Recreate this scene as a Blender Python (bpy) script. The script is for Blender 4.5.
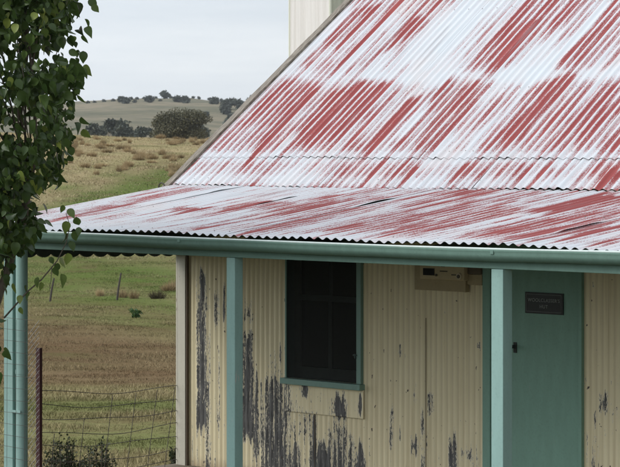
import bpy, math, random
import numpy as np
from mathutils import Vector, Matrix
random.seed(7); rng = np.random.default_rng(11)
R = math.radians
S = bpy.context.scene
for o in list(bpy.data.objects): bpy.data.objects.remove(o)

# ------------------------------------------------------------------ camera
CAM = np.array([8.958, -11.152, 2.52]); F = 2400.0; HY = 151.0      # eye, focal length in photo pixels, horizon row
AZ = R(133.3)
VX = np.array([math.cos(AZ), math.sin(AZ)]); RX = np.array([VX[1], -VX[0]])
cam = bpy.data.cameras.new('camera'); co = bpy.data.objects.new('camera', cam); S.collection.objects.link(co)
co.location = CAM; co.rotation_euler = (R(90), 0, AZ - R(90))
cam.sensor_width = 36; cam.lens = 36 * F / 620; cam.shift_y = -(233.5 - HY) / 620
cam.clip_start = .1; cam.clip_end = 9000
cam.dof.use_dof = True; cam.dof.focus_distance = 17.0; cam.dof.aperture_fstop = 22
S.camera = co

# ------------------------------------------------------------------ sky, sun, exposure
SUN_EL, SUN_AZ = R(38), R(-118)      # azimuth of the sun as an angle in the XY plane
W = bpy.data.worlds.new('World'); S.world = W; W.use_nodes = True
nt = W.node_tree; N = nt.nodes; L = nt.links; N.clear()
sky = N.new('ShaderNodeTexSky'); sky.sky_type = 'NISHITA'; sky.sun_disc = False
sky.sun_elevation = SUN_EL; sky.sun_rotation = R(90) - SUN_AZ
tc = N.new('ShaderNodeTexCoord'); mp = N.new('ShaderNodeMapping'); mp.inputs['Scale'].default_value = (3, 3, 22)
L.new(tc.outputs['Generated'], mp.inputs['Vector'])
nz = N.new('ShaderNodeTexNoise'); nz.inputs['Scale'].default_value = 1.3; nz.inputs['Detail'].default_value = 6; nz.inputs['Roughness'].default_value = .55
L.new(mp.outputs['Vector'], nz.inputs['Vector'])
cr = N.new('ShaderNodeValToRGB'); cr.color_ramp.elements[0].position = .32; cr.color_ramp.elements[1].position = .7
cr.color_ramp.elements[0].color = (6.3, 6.95, 7.65, 1); cr.color_ramp.elements[1].color = (8.5, 8.85, 9.15, 1)
L.new(nz.outputs['Fac'], cr.inputs['Fac'])
mx = N.new('ShaderNodeMixRGB'); mx.inputs['Fac'].default_value = .93
L.new(sky.outputs['Color'], mx.inputs['Color1']); L.new(cr.outputs['Color'], mx.inputs['Color2'])
bg = N.new('ShaderNodeBackground'); bg.inputs['Strength'].default_value = .10
def lobe(vec, gain, off, clampit):
    d = N.new('ShaderNodeVectorMath'); d.operation = 'DOT_PRODUCT'; L.new(tc.outputs['Generated'], d.inputs[0]); d.inputs[1].default_value = vec
    a = N.new('ShaderNodeMath'); a.operation = 'MAXIMUM'; L.new(d.outputs['Value'], a.inputs[0]); a.inputs[1].default_value = 0 if clampit else -1
    m = N.new('ShaderNodeMath'); m.operation = 'MULTIPLY_ADD'; L.new(a.outputs[0], m.inputs[0]); m.inputs[1].default_value = gain; m.inputs[2].default_value = off
    return m.outputs[0]
l1 = lobe((math.cos(SUN_AZ) * math.cos(SUN_EL), math.sin(SUN_AZ) * math.cos(SUN_EL), math.sin(SUN_EL)), 1.0, 1.325, False)   # cloud is brighter around the hidden sun
l2 = lobe((.95, .3, -.1), -.5, 1.0, True)                                                                                 # sky dimmed to the right, added to darken the posts' end faces
ml = N.new('ShaderNodeMath'); ml.operation = 'MULTIPLY'; L.new(l1, ml.inputs[0]); L.new(l2, ml.inputs[1])
vm = N.new('ShaderNodeVectorMath'); vm.operation = 'SCALE'; L.new(mx.outputs['Color'], vm.inputs[0]); L.new(ml.outputs[0], vm.inputs['Scale'])
L.new(vm.outputs[0], bg.inputs['Color'])
wo = N.new('ShaderNodeOutputWorld'); L.new(bg.outputs['Background'], wo.inputs['Surface'])
sl = bpy.data.lights.new('sun', 'SUN'); sl.energy = 1.5; sl.angle = R(34); sl.color = (1, .96, .9)
so = bpy.data.objects.new('sun', sl); S.collection.objects.link(so)
sd = Vector((math.cos(SUN_AZ) * math.cos(SUN_EL), math.sin(SUN_AZ) * math.cos(SUN_EL), math.sin(SUN_EL)))
so.rotation_euler = sd.to_track_quat('Z', 'Y').to_euler()
S.view_settings.view_transform = 'Standard'; S.view_settings.look = 'None'
S.view_settings.exposure = 0; S.view_settings.gamma = 1; S.view_settings.use_curve_mapping = False

# ------------------------------------------------------------------ measuring helpers
def onY(px, py, Y):                    # point of the plane Y = const seen at a photo pixel
    k = (px - 310) / F; d = VX + RX * k; t = (Y - CAM[1]) / d[1]
    return CAM[0] + d[0] * t, 2.52 - (py - HY) / F * t
def onD(px, py, t):                    # point at depth t
    k = (px - 310) / F; d = VX + RX * k
    return Vector((CAM[0] + d[0] * t, CAM[1] + d[1] * t, 2.52 - (py - HY) / F * t))
def onSlope(px, py, y0, z0, tan):      # point of a roof plane
    k = (px - 310) / F; d = VX + RX * k; dz = -(py - HY) / F
    t = (z0 - 2.52 + tan * (CAM[1] - y0)) / (dz - tan * d[1])
    return CAM[0] + d[0] * t, CAM[1] + d[1] * t

# ------------------------------------------------------------------ materials
def mat(name, rough=.6, spec=.4, metallic=0):
    m = bpy.data.materials.new(name); m.use_nodes = True
    b = m.node_tree.nodes['Principled BSDF']
    b.inputs['Roughness'].default_value = rough; b.inputs['Specular IOR Level'].default_value = spec
    b.inputs['Metallic'].default_value = metallic
    return m, m.node_tree, b
def nd(t, typ, **kw):
    n = t.nodes.new(typ)
    for k, v in kw.items():
        if k in n.inputs: n.inputs[k].default_value = v
        else: setattr(n, k, v)
    return n
def math_(t, op, a, b=None, c=None, clamp=False):
    n = t.nodes.new('ShaderNodeMath'); n.operation = op; n.use_clamp = clamp
    for i, x in enumerate((a, b, c)):
        if x is None: continue
        if hasattr(x, 'is_output'): t.links.new(x, n.inputs[i])
        else: n.inputs[i].default_value = x
    return n.outputs[0]
def noise(t, vec, scale=(1, 1, 1), s=1, det=4, rough=.55, loc=(0, 0, 0)):
    m = nd(t, 'ShaderNodeMapping'); m.inputs['Scale'].default_value = scale; m.inputs['Location'].default_value = loc
    t.links.new(vec, m.inputs['Vector'])
    n = nd(t, 'ShaderNodeTexNoise'); n.inputs['Scale'].default_value = s; n.inputs['Detail'].default_value = det; n.inputs['Roughness'].default_value = rough
    t.links.new(m.outputs[0], n.inputs['Vector']); return n.outputs['Fac']
def smooth(t, x, lo, hi):
    n = nd(t, 'ShaderNodeMapRange'); n.interpolation_type = 'SMOOTHSTEP'
    n.inputs['From Min'].default_value = lo; n.inputs['From Max'].default_value = hi
    t.links.new(x, n.inputs['Value']); return n.outputs[0]
def mixc(t, f, a, b):
    n = nd(t, 'ShaderNodeMixRGB')
    for i, x in zip(('Fac', 'Color1', 'Color2'), (f, a, b)):
        if hasattr(x, 'is_output'): t.links.new(x, n.inputs[i])
        else: n.inputs[i].default_value = x if not isinstance(x, tuple) else (*x, 1)
    return n.outputs[0]
def attr(t, name):
    n = nd(t, 'ShaderNodeAttribute'); n.attribute_name = name; return n
def pos(t): return nd(t, 'ShaderNodeTexCoord').outputs['Object']
def bump(t, b, h, strength=.3, dist=.004):
    n = nd(t, 'ShaderNodeBump'); n.inputs['Strength'].default_value = strength; n.inputs['Distance'].default_value = dist
    t.links.new(h, n.inputs['Height']); t.links.new(n.outputs[0], b.inputs['Normal'])

def painted(name, col, rough=.55, wear=.0, under=(.2, .19, .17), var=.12, scale=(6, 6, 1.2), dirt=(.0)):
    m, t, b = mat(name, rough)
    p = pos(t)
    a = noise(t, p, scale, 3, 5); g = noise(t, p, (1, 1, 1), 60, 3)
    c = mixc(t, math_(t, 'MULTIPLY', a, 1.0), tuple(x * (1 - var) for x in col), tuple(x * (1 + var) for x in col))
    c = mixc(t, math_(t, 'MULTIPLY', smooth(t, g, .5, .72), .18), c, tuple(x * .55 for x in col))
    if wear:
        w = noise(t, p, (14, 14, 2.2), 2.2, 6, .65, (3, 1, 2))
        c = mixc(t, smooth(t, w, .72 - wear, .75 - wear), c, under)
    t.links.new(c, b.inputs['Base Color'])
    bump(t, b, a, .15, .003)
    return m
def plain(name, col, rough=.6, metallic=0):
    m, t, b = mat(name, rough, .4, metallic)
    n = noise(t, pos(t), (1, 1, 1), 25, 4)
    t.links.new(mixc(t, n, tuple(x * .75 for x in col), tuple(x * 1.25 for x in col)), b.inputs['Base Color']); return m

M_TEAL = painted('pale teal paint', (.255, .395, .36), .55, .045, (.40, .42, .38), .16)
M_GREEN = painted('green gutter paint', (.135, .225, .185), .7, .03, (.2, .22, .19), .18)
M_SASH = painted('green window paint', (.15, .25, .205), .5, .02, (.3, .3, .26))
M_DOOR = painted('green door paint', (.17, .30, .23), .55, .03, (.24, .30, .25), var=.16)
M_CREAM = painted('cream board paint', (.50, .47, .385), .65, .06, (.25, .2, .15))
M_DARKG = plain('dark green metal', (.03, .05, .042), .6)
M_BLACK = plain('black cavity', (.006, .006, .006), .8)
M_CONC = plain('worn floor boards', (.15, .12, .085), .9)
M_WIRE = plain('old fence wire', (.075, .062, .052), .6, .2)
M_GALV = plain('bright wire', (.34, .34, .33), .45, .6)
M_RUSTRED = plain('dark red picket paint', (.055, .016, .016), .6)
M_STEEL = plain('worn nail heads', (.27, .25, .25), .5, .4)

# weathered timber
M_WOOD, t, b = mat('weathered grey timber', .85)
g = noise(t, pos(t), (40, 3, 3), 4, 6, .6); c = mixc(t, smooth(t, g, .3, .7), (.11, .09, .07), (.30, .265, .22))
t.links.new(c, b.inputs['Base Color']); bump(t, b, g, .5, .006)
M_BARK, t, b = mat('bark', .9)
g = noise(t, pos(t), (30, 30, 6), 2, 6, .6); t.links.new(mixc(t, g, (.05, .04, .03), (.22, .18, .14)), b.inputs['Base Color']); bump(t, b, g, .6, .01)

# roof: flaking red over bleached white, streaks along the corrugations
def roof_mat(name, stretch, k, kc, lo, hi, wa):
    m, t, b = mat(name, .5, .22)
    uv = nd(t, 'ShaderNodeTexCoord').outputs['UV']
    bias = attr(t, 'red').outputs['Fac']; crest = attr(t, 'crest').outputs['Fac']
    n1 = noise(t, uv, (9, stretch, 1), 1.6, 4, .6)
    n2 = noise(t, uv, (26, stretch * 3.5, 1), 1.5, 5, .7, (4, 2, 0))
    n3 = noise(t, uv, (60, 30, 1), 2.2, 4, .75)
    s = math_(t, 'ADD', bias, math_(t, 'MULTIPLY', math_(t, 'SUBTRACT', n1, .5), 1.05 * k))
    s = math_(t, 'ADD', s, math_(t, 'MULTIPLY', math_(t, 'SUBTRACT', n2, .5), 1.0 * k))
    s = math_(t, 'ADD', s, math_(t, 'MULTIPLY', math_(t, 'SUBTRACT', n3, .5), 1.15))
    s = math_(t, 'SUBTRACT', s, math_(t, 'MULTIPLY', crest, kc))
    f = smooth(t, s, lo, hi); wash = smooth(t, s, -.35, .35)
    r = mixc(t, n3, (.17, .0155, .014), (.315, .038, .033))
    r = mixc(t, smooth(t, n1, .5, .8), r, (.33, .06, .052))
    wv = mixc(t, n2, (.46, .495, .53), (.62, .645, .67))
    wv = mixc(t, smooth(t, noise(t, uv, (1.2, .7, 1), 2, 3), .45, .8), wv, (.56, .53, .53))
    wv = mixc(t, math_(t, 'MULTIPLY', wash, wa), wv, (.50, .37, .37))          # pink chalked residue round the paint
    c = mixc(t, math_(t, 'MULTIPLY', f, .95), wv, r)
    d = noise(t, uv, (22, 12, 1), 2.6, 3, .6, (7, 3, 0))
    c = mixc(t, math_(t, 'MULTIPLY', smooth(t, d, .68, .76), .6), c, (.16, .11, .10))
    g2 = noise(t, uv, (30, .7, 1), 1.5, 3, .5, (1, 9, 0))
    c = mixc(t, math_(t, 'MULTIPLY', smooth(t, g2, .60, .70), .4), c, (.30, .27, .28))
    nl = attr(t, 'nail').outputs['Fac']; c = mixc(t, nl, c, (.13, .11, .10))
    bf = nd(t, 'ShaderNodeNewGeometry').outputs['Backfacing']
    c = mixc(t, bf, c, (.045, .04, .036))          # bare iron underside, darkened to cut bounce onto the wall top
    t.links.new(c, b.inputs['Base Color'])
    t.links.new(math_(t, 'ADD', .36, math_(t, 'MULTIPLY', f, .25)), b.inputs['Roughness'])
    bump(t, b, s, .12, .001)
    return m
M_ROOF = roof_mat('peeling red roof paint', .55, 1.0, .56, .10, .58, .26)
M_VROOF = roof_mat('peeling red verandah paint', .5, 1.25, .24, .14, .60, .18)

# wall: cream paint flaking off grey iron
M_WALL, t, b = mat('flaking cream wall paint', .6, .35)
uv = nd(t, 'ShaderNodeTexCoord').outputs['UV']
bias = attr(t, 'peel').outputs['Fac']; crest = attr(t, 'crest').outputs['Fac']
n1 = noise(t, uv, (34, 3.0, 1), 1.5, 5, .64); n2 = noise(t, uv, (110, 24, 1), 1.4, 5, .72, (2, 5, 0))
s = math_(t, 'ADD', bias, math_(t, 'MULTIPLY', math_(t, 'SUBTRACT', n1, .5), 1.25))
s = math_(t, 'ADD', s, math_(t, 'MULTIPLY', math_(t, 'SUBTRACT', n2, .5), 1.35))
n4 = noise(t, uv, (16, 1.1, 1), 2.0, 3, .6, (6, 2, 0))
s = math_(t, 'ADD', s, math_(t, 'MULTIPLY', math_(t, 'SUBTRACT', n4, .5), .55))
s = math_(t, 'ADD', s, math_(t, 'MULTIPLY', math_(t, 'SUBTRACT', crest, .5), .16))
f = smooth(t, s, .47, .51); edge = smooth(t, s, .38, .46)
dirt = noise(t, uv, (3, .9, 1), 1.8, 5, .6); streak = noise(t, uv, (40, .8, 1), 1.3, 4, .6, (5, 0, 0))
c = mixc(t, dirt, (.63, .54, .335), (.77, .69, .46))
c = mixc(t, math_(t, 'MULTIPLY', smooth(t, streak, .5, .75), .45), c, (.42, .32, .17))
c = mixc(t, math_(t, 'MULTIPLY', smooth(t, math_(t, 'SUBTRACT', 1.0, crest), .5, 1.0), .35), c, (.38, .30, .18))   # furrow shade put into the colour to bring out the ribs
c = mixc(t, math_(t, 'MULTIPLY', edge, .7), c, (.66, .63, .55))
iron = mixc(t, smooth(t, noise(t, uv, (30, 3, 1), 2, 5, .6, (9, 9, 0)), .35, .7), (.050, .048, .046), (.135, .132, .125))
sz_ = nd(t, 'ShaderNodeSeparateXYZ'); t.links.new(uv, sz_.inputs[0])
c = mixc(t, math_(t, 'MULTIPLY', smooth(t, math_(t, 'ADD', sz_.outputs[1], math_(t, 'MULTIPLY', n1, .12)), .16, .04), .6), c, (.26, .17, .10))   # mud splash along the foot
c = mixc(t, f, c, iron)
sp = noise(t, uv, (1, .6, 1), 25, 3, .55, (11, 4, 0))
c = mixc(t, smooth(t, sp, .69, .705), c, (.07, .055, .05))
sr = noise(t, uv, (70, 2.2, 1), 1.4, 4, .7, (3, 8, 0)); c = mixc(t, math_(t, 'MULTIPLY', smooth(t, sr, .66, .72), .55), c, (.20, .16, .11))   # rust runs
t.links.new(c, b.inputs['Base Color']); bump(t, b, math_(t, 'SUBTRACT', 1.0, f), .5, .0015)

def shed_mat(name, c0, c1):
    m, t, b = mat(name, .6)
    p = nd(t, 'ShaderNodeTexCoord').outputs['UV']
    g = noise(t, p, (5, .25, 1), 1.5, 4, .6)
    c = mixc(t, smooth(t, g, .3, .7), c0, c1)
    g2 = noise(t, p, (12, .15, 1), 2, 3, .6, (3, 3, 0))
    c = mixc(t, math_(t, 'MULTIPLY', smooth(t, g2, .55, .7), .35), c, (.50, .40, .34))
    t.links.new(c, b.inputs['Base Color']); return m
M_SHED = shed_mat('pale shed iron', (.58, .545, .51), (.68, .645, .615))
M_SHED2 = shed_mat('greenish cream shed iron', (.60, .60, .50), (.66, .66, .56))

def leafmat(name, dark, light, yellow, trans=.25, rough=.5):
    m, t, b = mat(name, rough, .4)
    a = attr(t, 'rnd').outputs['Fac']
    cr = nd(t, 'ShaderNodeValToRGB'); e = cr.color_ramp.elements
    e[0].color = (*dark, 1); e[1].position = .72; e[1].color = (*light, 1)
    q = e.new(.97); q.color = (*yellow, 1)
    t.links.new(a, cr.inputs['Fac']); t.links.new(cr.outputs[0], b.inputs['Base Color'])
    if trans:
        tr = nd(t, 'ShaderNodeBsdfTranslucent'); t.links.new(cr.outputs[0], tr.inputs['Color'])
        ms = nd(t, 'ShaderNodeMixShader'); ms.inputs[0].default_value = trans
        out = t.nodes['Material Output']
        t.links.new(b.outputs[0], ms.inputs[1]); t.links.new(tr.outputs[0], ms.inputs[2]); t.links.new(ms.outputs[0], out.inputs['Surface'])
    return m
M_LEAF = leafmat('glossy tree leaf', (.028, .054, .014), (.105, .165, .045), (.30, .36, .08), .40, .30)
M_SHRUB = leafmat('dull shrub leaf', (.030, .040, .018), (.075, .088, .042), (.12, .125, .06), .15)
M_GUM = leafmat('gum tree leaf', (.05, .05, .024), (.125, .115, .058), (.17, .15, .08), .1)
M_GUMFAR = leafmat('far gum leaf', (.040, .050, .038), (.085, .098, .070), (.11, .12, .085), .1)

def colattr(name, rough=.9):
    m, t, b = mat(name, rough, .0)
    t.links.new(attr(t, 'col').outputs['Color'], b.inputs['Base Color'])
    return m, t, b
M_GRASS, t, b = colattr('grass blades')
M_GROUND, t, b = mat('paddock ground', .95, .0)
p = pos(t); a = attr(t, 'col').outputs['Color']
n1 = noise(t, p, (1, 1, 1), .9, 6, .65); n2 = noise(t, p, (1, 1, 1), 6, 4, .65); n3 = noise(t, p, (.25, .25, .25), .6, 5, .6, (9, 2, 0))
c = mixc(t, math_(t, 'MULTIPLY', smooth(t, n1, .45, .70), .35), a, (.19, .145, .08))
c = mixc(t, math_(t, 'MULTIPLY', smooth(t, n2, .48, .7), .6), c, (.06, .05, .027))
n4 = noise(t, p, (1, 1, 1), .28, 5, .7, (4, 8, 0)); c = mixc(t, math_(t, 'MULTIPLY', smooth(t, n4, .5, .66), .5), c, (.11, .072, .042))
c = mixc(t, math_(t, 'MULTIPLY', smooth(t, n3, .5, .7), .4), c, (.085, .10, .035))
t.links.new(c, b.inputs['Base Color']); bump(t, b, n2, .6, .08)
M_HILL, t, b = mat('far hill grass', .95, .1)
p = pos(t); n1 = noise(t, p, (1, 1, 1), .012, 6, .6); n2 = noise(t, p, (1, 1, 4), .05, 5, .65)
n3 = noise(t, p, (1, 1, 1), .11, 5, .7); c = mixc(t, smooth(t, n1, .38, .62), (.118, .112, .07), (.22, .182, .122)); c = mixc(t, math_(t, 'MULTIPLY', smooth(t, n3, .52, .68), .6), c, (.07, .075, .045))
c = mixc(t, math_(t, 'MULTIPLY', smooth(t, n2, .5, .7), .75), c, (.085, .085, .05)); t.links.new(c, b.inputs['Base Color'])

# ------------------------------------------------------------------ mesh builders
def link(name, me, m=None, parent=None):
    o = bpy.data.objects.new(name, me); S.collection.objects.link(o)
    if m is not None:
        for x in (m if isinstance(m, (list, tuple)) else [m]): me.materials.append(x)
    if parent is not None: o.parent = parent
    return o
def thing(name, label, cat, loc=(0, 0, 0), group=None):
    o = bpy.data.objects.new(name, None); S.collection.objects.link(o); o.location = loc; o.empty_display_size = .2
    return tag(o, label, cat, group)
def tag(o, label, cat, group=None, kind=None):
    if label: o['label'] = label
    if cat: o['category'] = cat
    if group: o['group'] = group
    if kind: o['kind'] = kind
    return o
class MB:
    def __init__(s): s.v = []; s.f = []; s.mi = []
    def add(s, vs, fs, mi=0):
        n = len(s.v); s.v += [tuple(x) for x in vs]; s.f += [tuple(i + n for i in f) for f in fs]; s.mi += [mi] * len(fs)
    def box(s, x0, x1, y0, y1, z0, z1, mi=0, M=None):
        vs = [Vector((x, y, z)) for x in (x0, x1) for y in (y0, y1) for z in (z0, z1)]
        if M is not None: vs = [M @ q for q in vs]
        s.add(vs, [(0, 1, 3, 2), (4, 6, 7, 5), (0, 4, 5, 1), (2, 3, 7, 6), (0, 2, 6, 4), (1, 5, 7, 3)], mi)
    def tube(s, pts, r, n=6, mi=0, cap=True):
        pts = [Vector(p) for p in pts]; k = len(pts)
        rs = r if isinstance(r, (list, tuple)) else [r] * k
        vs = []
        for i, p in enumerate(pts):
            d = (pts[min(i + 1, k - 1)] - pts[max(i - 1, 0)]).normalized()
            a = d.orthogonal().normalized() if i == 0 else (a - d * a.dot(d)).normalized()
            c = d.cross(a)
            vs += [p + (a * math.cos(2 * math.pi * j / n) + c * math.sin(2 * math.pi * j / n)) * rs[i] for j in range(n)]
        fs = [(i * n + j, i * n + (j + 1) % n, (i + 1) * n + (j + 1) % n, (i + 1) * n + j) for i in range(k - 1) for j in range(n)]
        if cap: fs += [tuple(range(n))[::-1], tuple(range((k - 1) * n, k * n))]
        s.add(vs, fs, mi)
    def build(s, name, m, parent=None, bevel=0, smooth=False):
        me = bpy.data.meshes.new(name); me.from_pydata(s.v, [], s.f); me.polygons.foreach_set('material_index', s.mi)
        if smooth: me.polygons.foreach_set('use_smooth', [True] * len(s.f))
        me.update(); o = link(name, me, m, parent)
        if bevel:
            bm = o.modifiers.new('bevel', 'BEVEL'); bm.width = bevel; bm.segments = 2; bm.limit_method = 'ANGLE'
        return o
def npmesh(name, verts, faces, m, parent=None, attrs=None, uv=None, smooth=False, cols=None):
    """verts (n,3); faces (k,3) or (k,4) int arrays"""
    me = bpy.data.meshes.new(name); verts = np.asarray(verts, np.float32); faces = np.asarray(faces, np.int32)
    k, w = faces.shape
    me.vertices.add(len(verts)); me.vertices.foreach_set('co', verts.ravel())
    me.loops.add(k * w); me.loops.foreach_set('vertex_index', faces.ravel())
    me.polygons.add(k); me.polygons.foreach_set('loop_start', np.arange(0, k * w, w, dtype=np.int32))
    me.polygons.foreach_set('loop_total', np.full(k, w, np.int32))
    if smooth: me.polygons.foreach_set('use_smooth', np.ones(k, bool))
    for nm, a in (attrs or {}).items():
        at = me.attributes.new(nm, 'FLOAT', 'POINT'); at.data.foreach_set('value', np.asarray(a, np.float32))
    if cols is not None:
        at = me.attributes.new('col', 'FLOAT_COLOR', 'POINT')
        at.data.foreach_set('color', np.c_[cols, np.ones(len(cols))].astype(np.float32).ravel())
    if uv is not None:
        l = me.uv_layers.new(name='UVMap'); l.data.foreach_set('uv', np.asarray(uv, np.float32)[faces.ravel()].ravel())
    me.update(calc_edges=True); me.validate()
    return link(name, me, m, parent)
def gridfaces(nu, nv, off=0):
    i = np.arange(nu - 1)[:, None] * nv + np.arange(nv - 1)[None, :]
    return (np.stack([i, i + nv, i + nv + 1, i + 1], -1).reshape(-1, 4) + off)
def vnoise(x, y, seed=0):                # smooth value noise, 0..1
    x = np.asarray(x, float); y = np.asarray(y, float)
    xi = np.floor(x).astype(int); yi = np.floor(y).astype(int); fx = x - xi; fy = y - yi
    fx = fx * fx * (3 - 2 * fx); fy = fy * fy * (3 - 2 * fy)
    def h(a, b):
        q = np.sin(a * 127.1 + b * 311.7 + seed * 74.7) * 43758.5453; return q - np.floor(q)
    return (h(xi, yi) * (1 - fx) + h(xi + 1, yi) * fx) * (1 - fy) + (h(xi, yi + 1) * (1 - fx) + h(xi + 1, yi + 1) * fx) * fy

# ------------------------------------------------------------------ ground
PT = [-300, 20, 24, 30, 40, 55, 75, 95, 120, 145, 175, 205, 240, 270, 285, 310, 400, 600, 900, 1200, 1600, 1950, 2250, 2700, 4500]
PZ = [-.12, -.12, -.7, -1.5, -1.95, -2.9, -3.8, -4.2, -4.4, -3.5, -.95, 1.15, 2.55, 4.05, 4.2, 3.9, 0, -1, 2, 16, 33.5, 44.8, 43, 20, 0]
def ground_h(t, s):
    a = 0
    for d in (-1, -.5, 0, .5, 1): a = a + np.interp(t + d * np.clip(t * .035, .5, 60), PT, PZ)
    a = a / 5
    und = np.clip((t - 26) / 60, 0, 1)
    a = a + und * ((vnoise(t / 14, s / 14, 1) - .5) * .5 + (vnoise(t / 3.5, s / 3.5, 2) - .5) * .14)
    a = a - np.clip(s + 20, -60, 60) * .022 * np.clip((t - 150) / 120, 0, 1) * np.clip((600 - t) / 300, 0, 1)
    far = np.clip((t - 900) / 900, 0, 1)
    rp = 310 + F * s / np.maximum(t, 500)
    rz = np.interp(310 + F * s / 1950., [-900, -200, 0, 85, 110, 130, 150, 190, 205, 220, 240, 260, 300, 500, 900, 1500], [20, 25, 36, 41.5, 43.1, 44.4, 45.6, 46.4, 44.8, 43.1, 40.7, 37.5, 33, 38, 30, 22])
    a = a * (1 - far) + far * a * rz / 45.0
    a = a + far * np.clip((1900 - t) / 300, 0, 1) * ((vnoise(s / 160 + 3, t / 260, 5) - .5) * 9 + (vnoise(s / 50, t / 90, 6) - .5) * 2.5)
    return a
def ts(X, Y): 
    dx = X - CAM[0]; dy = Y - CAM[1]; return dx * VX[0] + dy * VX[1], dx * RX[0] + dy * RX[1]
def xy(t, s): return CAM[0] + VX[0] * t + RX[0] * s, CAM[1] + VX[1] * t + RX[1] * s
def gz(X, Y): t, s = ts(X, Y); return float(ground_h(np.array(t), np.array(s)))
BT = [20, 34, 44, 52, 58, 66, 74, 84, 96, 106, 118, 132, 142, 152, 166, 178, 196, 204, 222, 300]
BG = [.5, .55, .6, .5, .2, .1, .2, .35, .6, .75, 1., 1., .6, .3, .5, 1., .9, .3, .08, .15]
BS = [.1, .1, .1, .2, .7, .95, .7, .65, .4, .2, 0, 0, .1, .15, .05, 0, 0, .05, .1, .1]
def ground_col(t, s):
    tilt = np.interp(t, [50, 70, 110, 140, 165, 210, 245], [0, -1.2, -2.4, -.5, 4.5, 4.5, 1]); t = t - tilt * np.clip(s + .078 * t, -8, 8) * (t > 40)
    tj = t + (vnoise(t / 9, s / 9, 3) - .5) * np.clip(t * .2, 3, 28) + (vnoise(t / 2.2, s / 2.2, 8) - .5) * t * .06
    g = np.interp(tj, BT, BG) + (vnoise(t / 5, s / 5, 4) - .5) * .5
    so_ = np.interp(tj, BT, BS) + (vnoise(t / 4, s / 4, 7) - .5) * .5
    g = np.clip(g, 0, 1)[..., None]; so_ = np.clip(so_, 0, 1)[..., None]
    c = np.array([.275, .22, .125]) * (1 - g) + np.array([.098, .135, .036]) * g
    c = c * (1 - so_) + np.array([.135, .088, .05]) * so_
    c = c * (1 + .30 * np.clip((t - 195) / 30, 0, 1))[..., None]        # bleached summer grass on the rise
    dark_yard = np.clip((21.5 - t) / 2, 0, 1)[..., None]      # unseen front ground, darkened to cut bounce onto the hut wall
    return c * (1 - dark_yard) + np.array([.045, .055, .024]) * dark_yard
def make_ground():
    tt = np.unique(np.r_[np.arange(-80, 18, 6.), np.arange(18, 60, .6), np.arange(60, 320, 1.5), np.arange(320, 900, 15)])
    sc = np.linspace(-1, 1, 161); ss = np.sign(sc) * (np.abs(sc) ** 2.6) * 700
    T, Sg = np.meshgrid(tt, ss, indexing='ij')
    H = ground_h(T, Sg); X, Y = xy(T, Sg)
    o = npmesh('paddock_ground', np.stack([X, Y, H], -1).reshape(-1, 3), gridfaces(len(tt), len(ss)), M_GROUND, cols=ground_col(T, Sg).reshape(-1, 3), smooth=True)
    tag(o, None, None, kind='structure')
    tt = np.unique(np.r_[np.arange(895, 2700, 18), np.arange(2700, 4500, 90)]); ss = np.unique(np.r_[np.linspace(-2600, -500, 60), np.linspace(-500, 300, 140), np.linspace(300, 2600, 60)])
    T, Sg = np.meshgrid(tt, ss, indexing='ij'); H = ground_h(T, Sg); X, Y = xy(T, Sg)
    o = npmesh('far_hill', np.stack([X, Y, H], -1).reshape(-1, 3), gridfaces(len(tt), len(ss)), M_HILL, smooth=True)
    tag(o, None, None, kind='structure')
make_ground()

# ------------------------------------------------------------------ the hut
hut = thing('hut', 'old corrugated iron hut with peeling red and white roof and green trimmed verandah', 'hut', (-1.2, 2.2, 0))
HL = Vector(hut.location)
def par(o):                                # parent keeping the world position
    o.parent = hut; o.matrix_parent_inverse = Matrix.Translation(-HL); return o
X0, X1 = -5.2, 2.9; WY = 2.2; BY = 8.2; PITCH = .076
TA = .304 / 2.3; AV = math.atan(TA); AM = R(36.2); TM = math.tan(AM)
VZ = 2.52 - .583; JZ = 2.52 - .279
RIDGE = 5.2

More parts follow.
